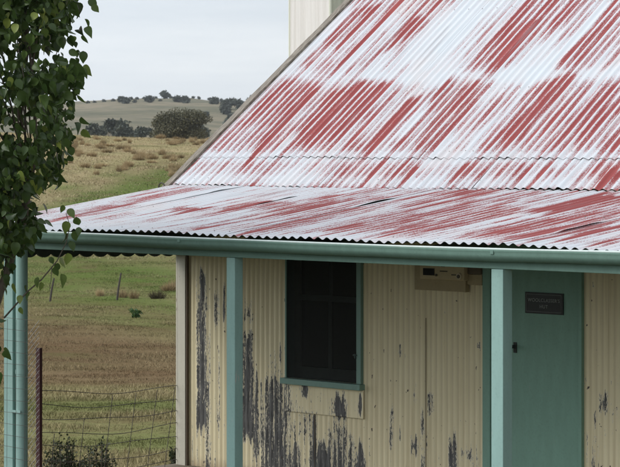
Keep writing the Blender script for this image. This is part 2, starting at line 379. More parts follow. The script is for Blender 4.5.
def strips_main():
    px = [(321,61,378,2,22,.9),(332,70,408,0,8,.8),(390,52,428,16,14,.8),(377,72,396,55,6,.5),(474,66,536,0,9,1),(495,73,540,20,11,.8),(540,20,557,0,8,.7),(535,45,591,0,13,1),
          (585,58,620,20,11,.6),(420,25,445,0,9,.6),(452,45,470,20,14,.2),(445,66,500,10,10,.35),(305,62,318,48,6,.6),(520,70,560,30,20,.25),(600,20,620,0,10,.4),
          (231,142,300,78,10,.9),(245,150,316,80,10,.65),(249,159,320,92,13,.9),(298,152,372,79,11,1),(310,152,382,78,8,.7),(322,157,390,80,11,.8),(285,150,345,88,10,.7),(358,160,423,98,11,.75),(380,155,440,90,9,.8),(345,150,400,90,10,.35),
          (420,124,458,75,13,.8),(425,157,479,96,16,.5),(462,147,507,93,11,.7),(481,159,540,103,11,.9),(494,160,540,119,9,.8),(400,155,425,130,14,.35),
          (500,155,575,72,17,.95),(520,157,603,75,9,.5),(556,155,620,78,19,.9),(572,155,620,103,13,.9),(603,157,625,134,14,.9),(540,157,590,108,8,.4),
          (215,180,237,167,15,.9),(240,182,260,167,6,.5),(277,172,285,165,5,.5),(203,176,212,168,6,.5),(338,178,352,170,9,.5),(352,184,372,168,9,.4),(382,180,400,169,9,.8),(408,183,432,169,14,1),
          (458,180,475,166,14,1),(465,186,494,166,11,.7),(517,183,536,168,9,.8),(508,186,530,168,8,.6),(536,183,556,168,11,.9),(570,186,597,168,9,.6),(603,188,622,173,15,1)]
    out = []
    for a, b, c, d, w, s in px:
        xa, ya = onSlope(a, b, 2.3, JZ, TM); xb, yb = onSlope(c, d, 2.3, JZ, TM)
        xl, _ = onSlope(a - w / 2, b, 2.3, JZ, TM); xr, _ = onSlope(a + w / 2, b, 2.3, JZ, TM)
        out.append(((xa + xb) / 2, (xr - xl) * .5, min(ya, yb), max(ya, yb) if d > 1 else max(ya, yb) + .9, s))
    return out
def white_main():
    px = [(400,84,492,0,44,.45),(300,62,352,8,14,.5),(196,150,300,58,15,.45),(567,55,606,12,14,.5),(392,145,436,100,12,.4),(520,84,560,58,34,.35),(265,182,330,168,60,.3),(195,186,215,168,26,.3),(455,82,480,70,30,.35),(360,82,392,60,18,.3),(470,150,492,125,8,.3),(594,100,618,60,8,.2)]
    out = []
    for a, b, c, d, w, s in px:
        xa, ya = onSlope(a, b, 2.3, JZ, TM); xb, yb = onSlope(c, d, 2.3, JZ, TM)
        xl, _ = onSlope(a - w / 2, b, 2.3, JZ, TM); xr, _ = onSlope(a + w / 2, b, 2.3, JZ, TM)
        out.append(((xa + xb) / 2, (xr - xl) * .5, min(ya, yb), max(ya, yb) if d > 1 else max(ya, yb) + .9, s))
    return out
def strips_ver():
    px = [(55,220,128,205,6,.9),(137,199,178,193,4,.5),(165,216,203,207,7,.95),(93,222,137,213,4,.4),(122,225,150,219,4,.35),(233,213,288,202,7,.95),(205,222,233,213,5,.5),(298,202,345,195,4,.65),
          (283,219,360,198,6,.7),(283,230,360,208,6,.7),(329,233,365,225,6,.9),(340,206,386,195,5,.75),(340,228,420,213,7,.6),(361,234,425,219,7,.85),(425,198,492,190,6,.85),(390,210,480,195,5,.6),
          (400,222,470,205,6,.6),(430,232,500,215,5,.6),(481,238,552,219,8,.95),(522,216,620,196,8,.95),(558,239,622,226,8,.95),(470,215,540,200,5,.5),(560,205,620,192,5,.6),(590,246,622,240,4,.5),(258,232,290,226,4,.4)]
    out = []
    for a, b, c, d, w, s in px:
        xa, ya = onSlope(a, b, 0, VZ, TA); xb, yb = onSlope(c, d, 0, VZ, TA)
        xl, _ = onSlope((a + c) / 2, (b + d) / 2 - w / 2, 0, VZ, TA); xr, _ = onSlope((a + c) / 2, (b + d) / 2 + w / 2, 0, VZ, TA)
        out.append(((xa + xb) / 2, abs(xr - xl) * .5, min(ya, yb), max(ya, yb), s))
    return out
def bias_field(X, Y, strips, base, soft, white=()):
    v = np.full(X.shape, 0.) + base
    ci = np.round(X / PITCH + .5); q = np.sin(ci * 91.7) * 4373.3; jit = (q - np.floor(q) - .5) * .26; q2 = np.sin(ci * 37.1 + 2) * 1373.3; v = v + (q2 - np.floor(q2) - .5) * .30; q3 = np.sin(ci * 53.3 + 1) * 2371.1; q3 = q3 - np.floor(q3)
    for xc, hw, ya, yb, s in strips:
        w = np.clip(1.35 - np.abs(X - xc) / max(hw * 1.15, .04) * .75, 0, 1)
        e = np.clip((Y - ya + jit) / soft + .45, 0, 1) * np.clip((yb - Y + jit * .3) / (soft * .4) + .3, 0, 1)
        v = np.maximum(v, base * .35 + s * w * e * (.42 + .62 * q3))
    for xc, hw, ya, yb, s in white:
        w = np.clip(1.5 - np.abs(X - xc) / hw, 0, 1); e = np.clip((Y - ya + jit) / soft + .4, 0, 1) * np.clip((yb - Y + jit) / soft + .4, 0, 1)
        v = v - s * w * e
    return v
class Sheets:
    def __init__(s): s.V = []; s.Fc = []; s.r = []; s.c = []; s.uv = []; s.n = 0; s.nails = 0
    def sheet(s, xa, xb, sa, sb, y0, z0, ang, off, strips, base, soft, white=(), ds=.05, shift=0, flip=1, droop=None):
        xs = np.unique(np.r_[np.arange(xa, xb, PITCH / 8), xb]); ns = max(3, int((sb - sa) / ds)); sv = np.linspace(sa, sb, ns)
        Xg, Sg = np.meshgrid(xs, sv, indexing='ij')
        ph = 2 * math.pi * (Xg / PITCH) + shift
        cc = np.cos(ph); h = .0085 * cc + off(Xg, Sg)
        Yp = y0 + flip * Sg * math.cos(ang); Y = Yp - flip * h * math.sin(ang); Z = z0 + Sg * math.sin(ang) + h * math.cos(ang)
        s.V.append(np.stack([Xg, Y, Z], -1).reshape(-1, 3)); s.Fc.append(gridfaces(len(xs), ns, s.n)); s.n += Xg.size
        s.r.append(bias_field(Xg, Yp, strips, base(Xg, Yp), soft, white).ravel()); s.c.append((np.clip(cc, -.2, 1) ** 1).ravel().clip(0) ** 1.6); s.uv.append(np.stack([Xg, Sg], -1).reshape(-1, 2))
    def nail(s, c, X, n, hgt=.006, r=.006):
        ax = np.array([1., 0, 0]); n = np.array(n); ay = np.cross(n, ax); g = []
        for i in (-1, 0, 1):
            for j in (-1, 0, 1): g.append(np.array(c) + (ax * i + ay * j) * r * (.75 if i and j else 1) + n * (hgt if i == 0 and j == 0 else -.004))
        s.V.append(np.array(g)); s.Fc.append(gridfaces(3, 3, s.n)); s.n += 9; s.r.append(np.full(9, -3.)); s.c.append(np.zeros(9)); s.uv.append(np.zeros((9, 2))); s.nails += 9
    def build(s, name, m):
        na = np.zeros(s.n); na[s.n - s.nails:] = 1
        return npmesh(name, np.concatenate(s.V), np.concatenate(s.Fc), m, None, {'red': np.concatenate(s.r), 'crest': np.concatenate(s.c), 'nail': na}, np.concatenate(s.uv), True)

# main roof: a short course at the bottom, long sheets above
SM = strips_main(); WM = white_main()
main = Sheets(); k = 0
def basem(X, Y):
    b = .34 + .46 * (vnoise(X * 2.3, Y * 1.3, 21) - .42)
    return b - (.04 + .42 * vnoise(X * 1.6, 0 * X + 3, 23)) * np.exp(-((Y - 3.53 - .22 * (vnoise(X * 1.1, 0 * X, 24) - .5)) / .07) ** 2) - .3 * np.exp(-((Y - 2.6) / .05) ** 2) - .25 * np.exp(-((Y - 2.34) / .05) ** 2) + .16 * np.clip((Y - 4.2) / .5, 0, 1)
def wob(seed, amp): 
    return lambda X, s_: amp * (vnoise(X * 2.3, s_ * .5, seed) - .3)
x = X0 - .02
while x < X1:
    xb = min(x + .762, X1 + .02); top = .003 * (k % 2)
    lift1 = random.uniform(.004, .012); lift2 = random.uniform(.004, .010)
    e1 = random.uniform(-.012, .012); e2 = random.uniform(-.01, .01)
    def o1(X, s_, x=x, xb=xb, l=lift1, k=k): return .026 + l * np.clip(1 - s_ / .3, 0, 1) * (.2 + 1.3 * vnoise(X * 6, X * 0 + k, 31)) + .0018 * np.clip((X - xb) / .09, 0, 1)
    def o2(X, s_, x=x, xb=xb, l=lift2, k=k): return .029 + l * np.clip(1 - (s_ - .33) / .25, 0, 1) * (1.6 * vnoise(X * 9, X * 0 + k + 9, 33) - .35).clip(0) + .0018 * np.clip((X - xb) / .09, 0, 1)
    main.sheet(x, min(xb + .09, X1 + .02), -.03 + e1, .5, 2.3, JZ, AM, o1, SM, basem, .22, WM)
    main.sheet(x, min(xb + .09, X1 + .02), .345 + e2 - .012 * (x + 3) / 4, (RIDGE - 2.3) / math.cos(AM), 2.3, JZ, AM, o2, SM, basem, .30, WM)
    x = xb; k += 1
zr = JZ + (RIDGE - 2.3) * TM
main.sheet(X0 - .02, X1 + .02, 0, (RIDGE - 2.3) / math.cos(AM), 2 * RIDGE - 2.3, JZ, AM, lambda X, s_: .029, [], lambda X, Y: .4 + 0 * X, .3, ds=.3, flip=-1)
for Yn, jit in ((2.345, .01), (2.64, .012), (3.30, .01), (4.25, .01)):
    xx = X0
    while xx < X1:
        xx += PITCH * random.choice((1, 2, 2, 2)); xq = round(xx / PITCH) * PITCH
        yy = Yn + random.uniform(-jit, jit); s_ = (yy - 2.3) / math.cos(AM); h = .038 if yy > 2.5 else .036
        main.nail((xq, yy - h * math.sin(AM), JZ + s_ * math.sin(AM) + h * math.cos(AM)), xq, (0, -math.sin(AM), math.cos(AM)))
roof = par(main.build('roof', M_ROOF))
rc = MB()
for q in (-1, 1):
    rc.add([(X0 - .04, RIDGE, zr + .06), (X1 + .04, RIDGE, zr + .06), (X1 + .04, RIDGE + q * .16, zr - .085), (X0 - .04, RIDGE + q * .16, zr - .085)], [(0, 1, 2, 3)])
rcap = rc.build('ridge_cap', M_SHED); rcap.parent = roof
# verandah roof: sheets whose right edges have sprung up in places
EX, EZ = [-4.6, -4.1, -3.8, -3.4, -2.6, -1.8, -.8, -.3, 0, .5, .8, 3], [0, .002, .018, .024, .016, .012, .010, .014, .018, .008, .0, .01]
SVR = strips_ver(); ver = Sheets()
seams = [X0 - .02, -4.45, -3.43, -2.42, -1.22, -.045, .8, 1.56, 2.3, X1 + .02]
lifts = {-4.45: [(1.75, .45, .005), (2.05, .2, .009)], -3.43: [(.74, .22, .009), (1.62, .34, .016)], -2.42: [(1.55, .20, .011)], -1.22: [(1.6, .22, .006)], -.045: [(.78, .20, .013)]}
def basev(X, Y): return np.interp(X, [-5.2, -4.2, -3.3, -2.4, -1, 3], [.30, .26, .33, .42, .46, .42]) + .12 * (vnoise(X * 4, Y * 1.5, 22) - .5) * 2 - .35 * np.exp(-((Y - .05) / .14) ** 2) - .1 * np.exp(-((Y - 2.3) / .15) ** 2)
for i in range(len(seams) - 1):
    xa, xb = seams[i], seams[i + 1]
    def off(X, s_, xb=xb, i=i):
        e = np.clip((X - (xb - .05)) / .12, 0, 1) ** 1.3; z = .0008 + 0 * X
        for c_, w_, h_ in lifts.get(xb, []): z = np.maximum(z, h_ * np.exp(-((s_ - c_) / w_) ** 4))
        sag = .006 * (vnoise(X * 1.1, X * 0, 41) - .5) + np.clip(1 - s_ / .35, 0, 1) * .014 * (vnoise(X * 3.1, X * 0 + 2, 43) - .45)
        return e * (z * (.55 + .9 * vnoise(s_ * 7, X * 0 + i, 47)) + .0006) + sag + np.clip(1 - s_ / .8, 0, 1) * np.interp(X, EX, EZ)
    ver.sheet(xa, xb + (.06 if i < len(seams) - 2 else 0),   .045 + random.uniform(-.012, .012), 2.29, 0, VZ + .004, AV, off, SVR, basev, .3)
for Yn in (.16, 1.15):
    xx = X0
    while xx < X1:
        xx += PITCH * random.choice((2, 2, 3)); xq = round(xx / PITCH) * PITCH; yy = Yn + random.uniform(-.012, .012)
        lift = np.clip(1 - yy / .8, 0, 1) * np.interp(xq, EX, EZ)
        ver.nail((xq, yy, VZ + .004 + yy * TA + .009 + lift), xq, (0, 0, 1))
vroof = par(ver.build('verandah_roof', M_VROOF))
# timber under the sheets
fr = MB()
fr.box(X0 + .06, X1 - .06, .12, .17, 1.83, 1.905)
for i in range(10):
    xr = X0 + .35 + i * .83
    Mx = Matrix.Translation((xr, .17, 0))
    fr.add([(xr - .022, .175, 1.84), (xr + .022, .175, 1.84), (xr + .022, 2.18, 1.84 + 2.0 * TA), (xr - .022, 2.18, 1.84 + 2.0 * TA), (xr - .022, .175, 1.925), (xr + .022, .175, 1.925), (xr + .022, 2.18, 1.925 + 2.0 * TA), (xr - .022, 2.18, 1.925 + 2.0 * TA)],
           [(0, 1, 2, 3), (4, 7, 6, 5), (0, 4, 5, 1), (1, 5, 6, 2), (2, 6, 7, 3), (3, 7, 4, 0)])
par(fr.build('verandah_rafters', M_DARKG))
# fascia, gutter
fa = MB(); fa.box(X0 + .03, X1 - .03, .085, .115, 1.814, 1.93); par(fa.build('fascia', M_GREEN, bevel=.003))
prof = [(-.006, .003), (-.002, .009), (-.010, .012), (-.016, .006), (-.013, -.006), (-.010, -.012), (-.011, -.025), (-.004, -.040), (.008, -.052), (.022, -.062), (.034, -.067), (.078, -.060), (.080, .012)]
xs = np.linspace(X0 - .02, X1 + .02, 110); gv = []; 
def lipz(x): return 2.52 - np.interp(x, [-5.2, -4.18, -2.95, -.79, .2, .87, 3], [.572, .5744, .5808, .5853, .581, .573, .574]) - .012
for x in xs:
    for (a, b_) in prof: gv.append((x, a + .012 * 0, lipz(x) + b_ + .0015 * math.sin(x * 5)))
gu = npmesh('gutter', gv, gridfaces(len(xs), len(prof)), M_GREEN, smooth=True); par(gu)
be = MB(); be.tube([(x, -.008, lipz(x) + .010) for x in xs], .0075, 8)
b_ = be.build('gutter_bead', painted('gutter bead highlight', (.55, .62, .59), .5), smooth=True); b_.parent = gu  # bead coloured paler to carry the lip highlight
for xj in (-.05, -2.75, -4.9, 1.9):
    gb = MB(); gb.box(xj - .012, xj + .012, -.0178, -.0125, lipz(xj) - .02, lipz(xj) + .004)
    o = gb.build('gutter_joiner', M_GREEN, bevel=.001); o.parent = gu
for xe in (X0 - .021, X1 + .021):
    ge = MB(); ge.add([(xe, a, lipz(xe) + q) for a, q in prof], [tuple(range(len(prof)))])
    o = ge.build('gutter_stop_end', M_GREEN); o.parent = gu
# scalloped valance closing the open end of the verandah
vs = MB(); ny = 120; ys = np.linspace(.13, 2.16, ny); top = [VZ - .02 + y * TA for y in ys]
bot = [1.744 - (y - .7) * .026 - .034 * abs(math.sin(math.pi * y / .145)) ** .7 for y in ys]
v_ = []
for xe in (-5.11, -5.09):
    for y, a, q in zip(ys, top, bot): v_ += [(xe, y, q), (xe, y, a)]
fs = []
for j in range(ny - 1):
    a = 2 * j; e = 2 * ny
    fs += [(a, a + 1, a + 3, a + 2), (a + e, a + 2 + e, a + 3 + e, a + 1 + e), (a, a + 2, a + 2 + e, a + e)]
vs.add(v_, fs); par(vs.build('scalloped_valance', M_DARKG))
# barge boards up the rake
def rake_board(xa, xb, na, nb_, sa=-.10):
    m = MB(); se = (RIDGE - 2.3) / math.cos(AM); ring = []
    K = 14
    for i in range(K + 1):
        s_ = sa + (se - sa) * i / K; j = .004 * math.sin(i * 2.3 + xa * 9)
        for h in (na, nb_ + j):
            for x_ in (xa, xb): ring.append((x_ + j * .6, 2.3 + s_ * math.cos(AM) - h * math.sin(AM), JZ + s_ * math.sin(AM) + h * math.cos(AM)))
    fs = []
    for i in range(K):
        a = 4 * i; b_ = a + 4
        fs += [(a, b_, b_ + 1, a + 1), (a + 2, a + 3, b_ + 3, b_ + 2), (a, a + 2, b_ + 2, b_), (a + 1, b_ + 1, b_ + 3, a + 3)]
    fs += [(0, 1, 3, 2), (4 * K, 4 * K + 2, 4 * K + 3, 4 * K + 1)]
    m.add(ring, fs); return m
par(rake_board(X0 - .075, X0 - .025, -.10, .045).build('barge_board', M_WOOD))
par(rake_board(X0 - .125, X0 - .082, -.14, .026, -.16).build('barge_board', M_WOOD))
par(rake_board(X1 + .03, X1 + .075, -.14, .045).build('barge_board', M_WOOD))
hk = MB(); c0 = Vector((X0 - .10, 2.22, JZ - .015))
hk.tube([c0 + Vector((.035 * math.cos(a), -.0, .035 * math.sin(a))) for a in np.linspace(0, 2 * math.pi, 13)], .006, 6); hk.tube([c0 + Vector((0, .02, -.04)), c0 + Vector((.0, .1, .02))], .006, 6)
par(hk.build('wire_ring', M_WIRE))

# walls
CW = [(198,206,262,432,.62),(200,204,262,300,.2),(207,210,290,467,.35),(214,219,283,332,.5),(217,220,345,432,.3),(223,226,283,327,.55),(243,253,296,326,.5),(243,253,328,442,.62),(254,259,370,462,.45),
      (262,289,372,467,.46),(268,284,350,467,.32),(276,282,338,370,.4),(286,289,330,400,.35),(304,309,383,393,.5),(335,346,397,418,.55),(361,364,399,410,.6),(299,312,405,445,.26),(312,316,412,467,.5),(316,331,440,467,.48),(332,347,420,467,.36),(333,345,445,467,.2),(350,353,430,467,.3),(357,364,443,467,.5),(292,300,440,467,.4),
      (390,393,398,457,.42),(413,416,388,404,.42),(412,417,438,452,.5),(420,426,398,467,.33),(428,432,393,414,.55),(449,456,432,467,.48),(461,463,444,462,.4),(467,471,448,462,.4),(397,403,431,440,.45),(470,483,440,467,.2),
      (398,402,349,353,.5),(404,408,353,359,.5),(445,448,312,316,.5),(476,480,344,348,.5),(599,608,393,415,.5),(608,618,376,388,.42),(591,595,414,421,.42),(583,587,378,382,.42),(592,596,276,294,.4),(610,616,400,440,.22),(586,600,430,467,.2)]
def wall_peel(X, Z):
    v = -.06 + .10 * (vnoise(X * 1.2, Z * 1.4, 51) - .5) + .20 * np.clip(1 - Z / .9, 0, 1) + .22 * np.clip((X - .3) / .6, 0, 1) * np.clip(1.2 - Z, 0, 1) * vnoise(X * 3, X * 0, 59) + .10 * np.clip((-2.9 - X) / .3, 0, 1) * np.clip((1.3 - Z) / .6, 0, 1) - .1 * np.clip((Z - 1.2) / .6, 0, 1)
    add = np.zeros(X.shape)
    for a, b_, c, d, s_ in CW:
        xa, _ = onY(a - .5, c, WY); xb, _ = onY(b_ + .5, c, WY); xm = (a + b_) / 2; _, zt = onY(xm, c, WY); _, zb = onY(xm, d, WY)
        if d >= 466: zb = -.2
        hw = max((xb - xa) / 2, .012); xc = (xa + xb) / 2; tz = min(.12, (zt - zb) * .5)
        w = np.clip(1.3 - np.abs(X - xc) / hw * .7, 0, 1); zj = .11 * (vnoise(X * 45, X * 0 + a, 57) - .5); h = np.clip((zt + zj - Z) / tz + .35, 0, 1) * np.clip((Z + zj - zb) / tz + .35, 0, 1)
        add = np.maximum(add, s_ * 1.12 * w * h)
    return v + add
WP = .0515
def cor_wall(name, p0, p1, z0, ztop, m, holes=(), amp=.0065, dz=.02, step=None, flat=0):
    p0 = np.array(p0, float); p1 = np.array(p1, float); Lw = np.linalg.norm(p1 - p0); d = (p1 - p0) / Lw; n = np.array([d[1], -d[0]])
    u = np.arange(0, Lw + 1e-6, WP / 7); zz = np.linspace(0, 1, max(2, int((ztop(0) - z0) / dz)))
    U, Q = np.meshgrid(u, zz, indexing='ij'); tp = np.vectorize(ztop)(u)[:, None]; Z = z0 + Q * (tp - z0)
    cc = np.cos(2 * math.pi * U / WP); h = amp * cc + (step(p0[0] + d[0] * U, Z) if step else 0)
    X = p0[0] + d[0] * U + n[0] * h; Y = p0[1] + d[1] * U + n[1] * h
    f = gridfaces(len(u), len(zz)); fx = (p0[0] + d[0] * U).ravel()[f].mean(1); fz = Z.ravel()[f].mean(1); keep = np.ones(len(f), bool)
    for a, b_, c, e in holes: keep &= ~((fx > a) & (fx < b_) & (fz > c) & (fz < e))
    peel = wall_peel(p0[0] + d[0] * U, Z) if holes else .05 * (vnoise(U * 1.5, Z, 61) - .5) + .1
    o = npmesh(name, np.stack([X, Y, Z], -1).reshape(-1, 3), f[keep], m, None, {'peel': peel.ravel(), 'crest': (cc * .5 + .5).ravel()}, np.stack([U, Z], -1).reshape(-1, 2), True)
    return o
WIN = (-3.868, -3.079, .775, 2.06); DOOR = (-1.885, -1.04, 0, 2.04)
def wstep(X, Z):
    s_ = np.where(X > -2.46, -.006, 0.) + np.where((X > -2.46) & (X < -2.445), -.006, 0)
    s_ = s_ + np.where((X > -3.578) & (X < -3.562) & (Z < .56), -.007, 0) + np.where((X > -4.62) & (X < -4.61), -.004, 0)
    return s_
par(cor_wall('wall', (-5.02, WY), (2.75, WY), -.05, lambda u: 2.23, M_WALL, [WIN, DOOR], .0042, .022, wstep))
def gable(u): y = WY + u; return 2.22 + (min(y, 2 * RIDGE - y) - 2.3) * TM
par(cor_wall('wall', (-5.02, BY), (-5.02, WY), -1.6, lambda u: gable(BY - WY - u), M_WALL, (), .0042, .3))
par(cor_wall('wall', (2.75, WY), (2.75, BY), -.4, gable, M_WALL, (), .0042, .3))
par(cor_wall('wall', (2.75, BY), (-5.02, BY), -1.6, lambda u: 2.22, M_WALL, (), .0042, .3))
pp = MB()   # flat patch of iron under the window
nxp, nzp = 110, 40; u = np.linspace(-3.875, -3.058, nxp); zz = np.linspace(.515, .772, nzp); U, Z = np.meshgrid(u, zz, indexing='ij')
o = npmesh('patch_panel', np.stack([U, WY - .0125 + .0012 * np.cos(2 * math.pi * U / WP) + .004 * (vnoise(U * 5, Z * 5, 71) - .5), Z - .012 * np.clip((U + 3.5) / .4, -1, 1) * 0], -1).reshape(-1, 3), gridfaces(nxp, nzp), M_WALL, None,
           {'peel': (wall_peel(U, Z) + .06).ravel(), 'crest': np.full(U.size, .8)}, np.stack([U + 20, Z], -1).reshape(-1, 2), True)
par(o); sm = o.modifiers.new('thick', 'SOLIDIFY'); sm.thickness = .003; sm.offset = 1
cb = MB(); cb.box(-5.055, -4.968, WY - .035, WY - .012, -.05, 2.2); cb.box(-5.075, -5.056, WY - .035, WY + .09, -.05, 2.2); par(cb.build('corner_board', M_CREAM, bevel=.002))
cb = MB(); cb.box(2.70, 2.79, WY - .035, WY - .012, -.05, 2.2); par(cb.build('corner_board', M_CREAM, bevel=.002))
cb = MB(); cb.box(-4.966, -4.952, WY - .028, WY - .008, -.03, 2.2); par(cb.build('gap_strip', painted('dark gap strip', (.09, .065, .045), .8)))  # dark strip painted in for the shaded gap beside the board
M_LAP = plain('rusted sheet edge', (.12, .09, .06), .8)
for xl_, za_, zb_ in ((-2.457, -.02, 1.30), (-3.571, -.02, .512)):
    lp = MB(); lp.box(xl_ - .0011, xl_ + .0011, WY - .006, WY - .001, za_, zb_); par(lp.build('sheet_lap', M_LAP))
fl = MB(); fl.box(-5.12, X1 - .05, -.02, WY + .4, -.35, 0); par(fl.build('verandah_floor', M_CONC, bevel=.01))
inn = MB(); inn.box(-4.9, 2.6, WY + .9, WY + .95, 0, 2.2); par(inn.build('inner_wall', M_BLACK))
# verandah posts
for xp, w in ((-4.64, .10), (-2.352, .078), (-.083, .09), (2.2, .09)):
    p_ = MB(); hw = w / 2; p_.box(xp - hw, xp + hw, .12 - hw, .12 + hw, -.02 if xp > -4.9 else 0, 1.812); par(p_.build('verandah_post', M_TEAL, bevel=.004))
dp = MB(); dp.tube([(-4.537, .112, -.1), (-4.537, .112, 1.80)], .044, 20); dp.tube([(-4.537, .112, .9), (-4.537, .112, .93)], .047, 20)
ri = []
dpo = par(dp.build('downpipe', M_TEAL, smooth=True)); dpo.modifiers.new('es', 'EDGE_SPLIT')
bk = MB(); bk.box(-4.60, -4.49, .058, .068, .622, .638); o = bk.build('pipe_bracket', M_TEAL); o.parent = dpo
# window
wi = MB(); a, b_, c, d = WIN
wi.box(a - .004, a + .012, WY - .022, WY + .09, c, d); wi.box(b_ - .042, b_ + .004, WY - .03, WY + .09, c, d); wi.box(a + .012, b_ - .042, WY - .03, WY + .09, d - .05, d)
win = par(wi.build('window', M_SASH, bevel=.003))
si = MB(); si.box(a - .02, b_ + .022, WY - .062, WY + .09, c - .045, c - .001); o = si.build('sill', M_SASH, bevel=.004); o.parent = win; o.matrix_parent_inverse = Matrix.Translation(Vector((0, 0, 0)))
sa = MB(); x0_, x1_ = a + .012, b_ - .042
for (xa, xb, za, zb, yy) in ((x0_, x0_ + .06, c, d - .05, .07), (x1_ - .05, x1_, c, d - .05, .07), (x0_ + .05, x1_ - .05, c, c + .085, .07), (x0_ + .05, x1_ - .05, 1.372, 1.415, .07), ((x0_ + x1_) / 2 - .014, (x0_ + x1_) / 2 + .014, c + .085, 1.372, .074), ((x0_ + x1_) / 2 - .014, (x0_ + x1_) / 2 + .014, 1.415, d - .05, .084)):
    sa.box(xa, xb, WY + yy, WY + yy + .035, za, zb)
o = sa.build('sash', plain('dark sash paint', (.13, .15, .13), .6)); o.parent = win
M_GLASS, t, bb = mat('dark old glass', .08, .5); bb.inputs['Base Color'].default_value = (.012, .013, .013, 1); g = noise(t, pos(t), (1, 1, 1), 4, 2); bump(t, bb, g, .05, .01)
gl = MB(); gl.box(x0_ + .02, x1_ - .02, WY + .088, WY + .092, c + .02, d - .06); o = gl.build('pane', M_GLASS); o.parent = win
M_SCR, t, bb = mat('fly screen', .8, .1); bb.inputs['Base Color'].default_value = (.018, .019, .017, 1)
tr = nd(t, 'ShaderNodeBsdfTransparent'); ms = nd(t, 'ShaderNodeMixShader'); ms.inputs[0].default_value = .74
t.links.new(tr.outputs[0], ms.inputs[1]); t.links.new(bb.outputs[0], ms.inputs[2]); t.links.new(ms.outputs[0], t.nodes['Material Output'].inputs['Surface'])
sc_ = MB(); sc_.add([(x0_, WY - .012, c), (x1_, WY - .012, c), (x1_, WY - .012, d - .05), (x0_, WY - .012, d - .05)], [(0, 1, 2, 3)]); o = sc_.build('fly_screen', M_SCR); o.parent = win
la = MB(); la.box(x1_ - .03, x1_ + .01, WY - .036, WY - .02, .985, .995); la.box(x1_ - .012, x1_ - .002, WY - .04, WY - .02, .965, 1.0); o = la.build('catch', M_DARKG); o.parent = win
# door
a, b_, c, d = DOOR
df = MB(); df.box(a - .02, a + .05, WY - .03, WY + .09, .0, d); df.box(b_ - .018, b_ + .008, WY - .022, WY + .09, 0, d); df.box(a + .05, b_ - .018, WY - .03, WY + .09, d - .06, d); par(df.build('door_frame', M_DOOR, bevel=.003))
dl = MB(); dl.box(a + .055, b_ - .030, WY + .022, WY + .062, .012, d - .065)
dl.box(b_ - .115, b_ - .034, WY + .016, WY + .0215, .02, d - .07)
door = par(dl.build('door', M_DOOR, bevel=.003))
kn = MB(); kz = 1.0 + .235; xk = -1.615
kz = onY(514, 348, WY)[1]; xk = onY(513.6, 348, WY)[0]
kn.box(xk - .014, xk + .014, WY + .014, WY + .0215, kz - .035, kz + .04); kn.tube([(xk, WY + .012, kz + .01), (xk, WY - .035, kz + .01)], .012, 10); kn.tube([(xk, WY - .025, kz + .01), (xk, WY - .04, kz + .01), (xk, WY - .055, kz + .01)], [.014, .020, .013], 12)
o = kn.build('handle', plain('black door furniture', (.03, .033, .028), .7), bevel=.001); o.parent = door
jb = MB(); jb.box(b_ + .009, b_ + .012, WY - .01, WY, 0, 2.0)

# sign on the door
def text_mesh(body, size, loc, m, name, parent):
    cu = bpy.data.curves.new(name, 'FONT'); cu.body = body; cu.size = size; cu.align_x = 'CENTER'; cu.align_y = 'CENTER'; cu.extrude = .0008; cu.space_character = 1.1
    to = bpy.data.objects.new(name, cu); S.collection.objects.link(to); to.location = loc; to.rotation_euler = (R(90), 0, 0)
    bpy.context.view_layer.update(); dg = bpy.context.evaluated_depsgraph_get()
    me = bpy.data.meshes.new_from_object(to.evaluated_get(dg)); me.transform(to.matrix_world); bpy.data.objects.remove(to)
    return link(name, me, m, parent)
sx0, sx1, sz0, sz1 = -1.55, -1.215, 1.378, 1.527
sign = thing('door_sign', "black name plate with pale lettering reading WOOLCLASSER'S HUT on the green door", 'sign')
sg = MB(); sg.box(sx0, sx1, WY + .010, WY + .0205, sz0, sz1); sg.build('plate', plain('black sign enamel', (.010, .011, .010), .4), sign, bevel=.002)
M_LET = plain('grey sign lettering', (.26, .28, .26), .5)
bo = MB()
for (xa, xb, za, zb) in ((sx0 + .012, sx1 - .012, sz0 + .012, sz0 + .016), (sx0 + .012, sx1 - .012, sz1 - .016, sz1 - .012), (sx0 + .012, sx0 + .016, sz0 + .017, sz1 - .017), (sx1 - .016, sx1 - .012, sz0 + .017, sz1 - .017)):
    bo.box(xa, xb, WY + .008, WY + .0097, za, zb)
bo.build('border', plain('dim sign border', (.10, .11, .10), .5), sign)
text_mesh("WOOLCLASSER'S", .034, ((sx0 + sx1) / 2, WY + .0085, sz0 + .094), M_LET, 'lettering', sign)
text_mesh("HUT", .034, ((sx0 + sx1) / 2, WY + .0085, sz0 + .050), M_LET, 'lettering', sign)

# meter box
mb = thing('meter_box', 'old cream electrical meter board with round dial high on the hut wall', 'meter box')
M_MB = painted('yellowed meter board', (.34, .27, .15), .6); M_MB2 = painted('yellowed meter case', (.44, .35, .20), .5)
b1 = MB(); b1.box(-2.545, -2.075, WY - .03, WY - .008, 1.505, 1.80); b1.build('backboard', M_MB, mb, bevel=.003)
YF = WY - .085
def mz(px, py, Y=YF): return onY(px, py, Y)
cx0, _ = mz(419.5, 270); cx1, cz0 = mz(464, 281); b2 = MB(); b2.box(cx0, cx1, YF, WY - .031, cz0, 1.79); cs = b2.build('case', M_MB2, mb, bevel=.008)
wx0, wz1 = mz(423.5, 268); wx1, wz0 = mz(434.5, 275.5); b3 = MB(); b3.box(wx0, wx1, YF - .006, YF - .0005, wz0, wz1); b3.build('meter_window', M_BLACK, cs)
xc, zc = mz(459.5, 276.5); b4 = MB(); b4.tube([(xc, YF, zc), (xc, YF - .012, zc)], [.026, .024], 20); d_ = b4.build('dial', plain('dial rim', (.50, .42, .27), .4), cs)
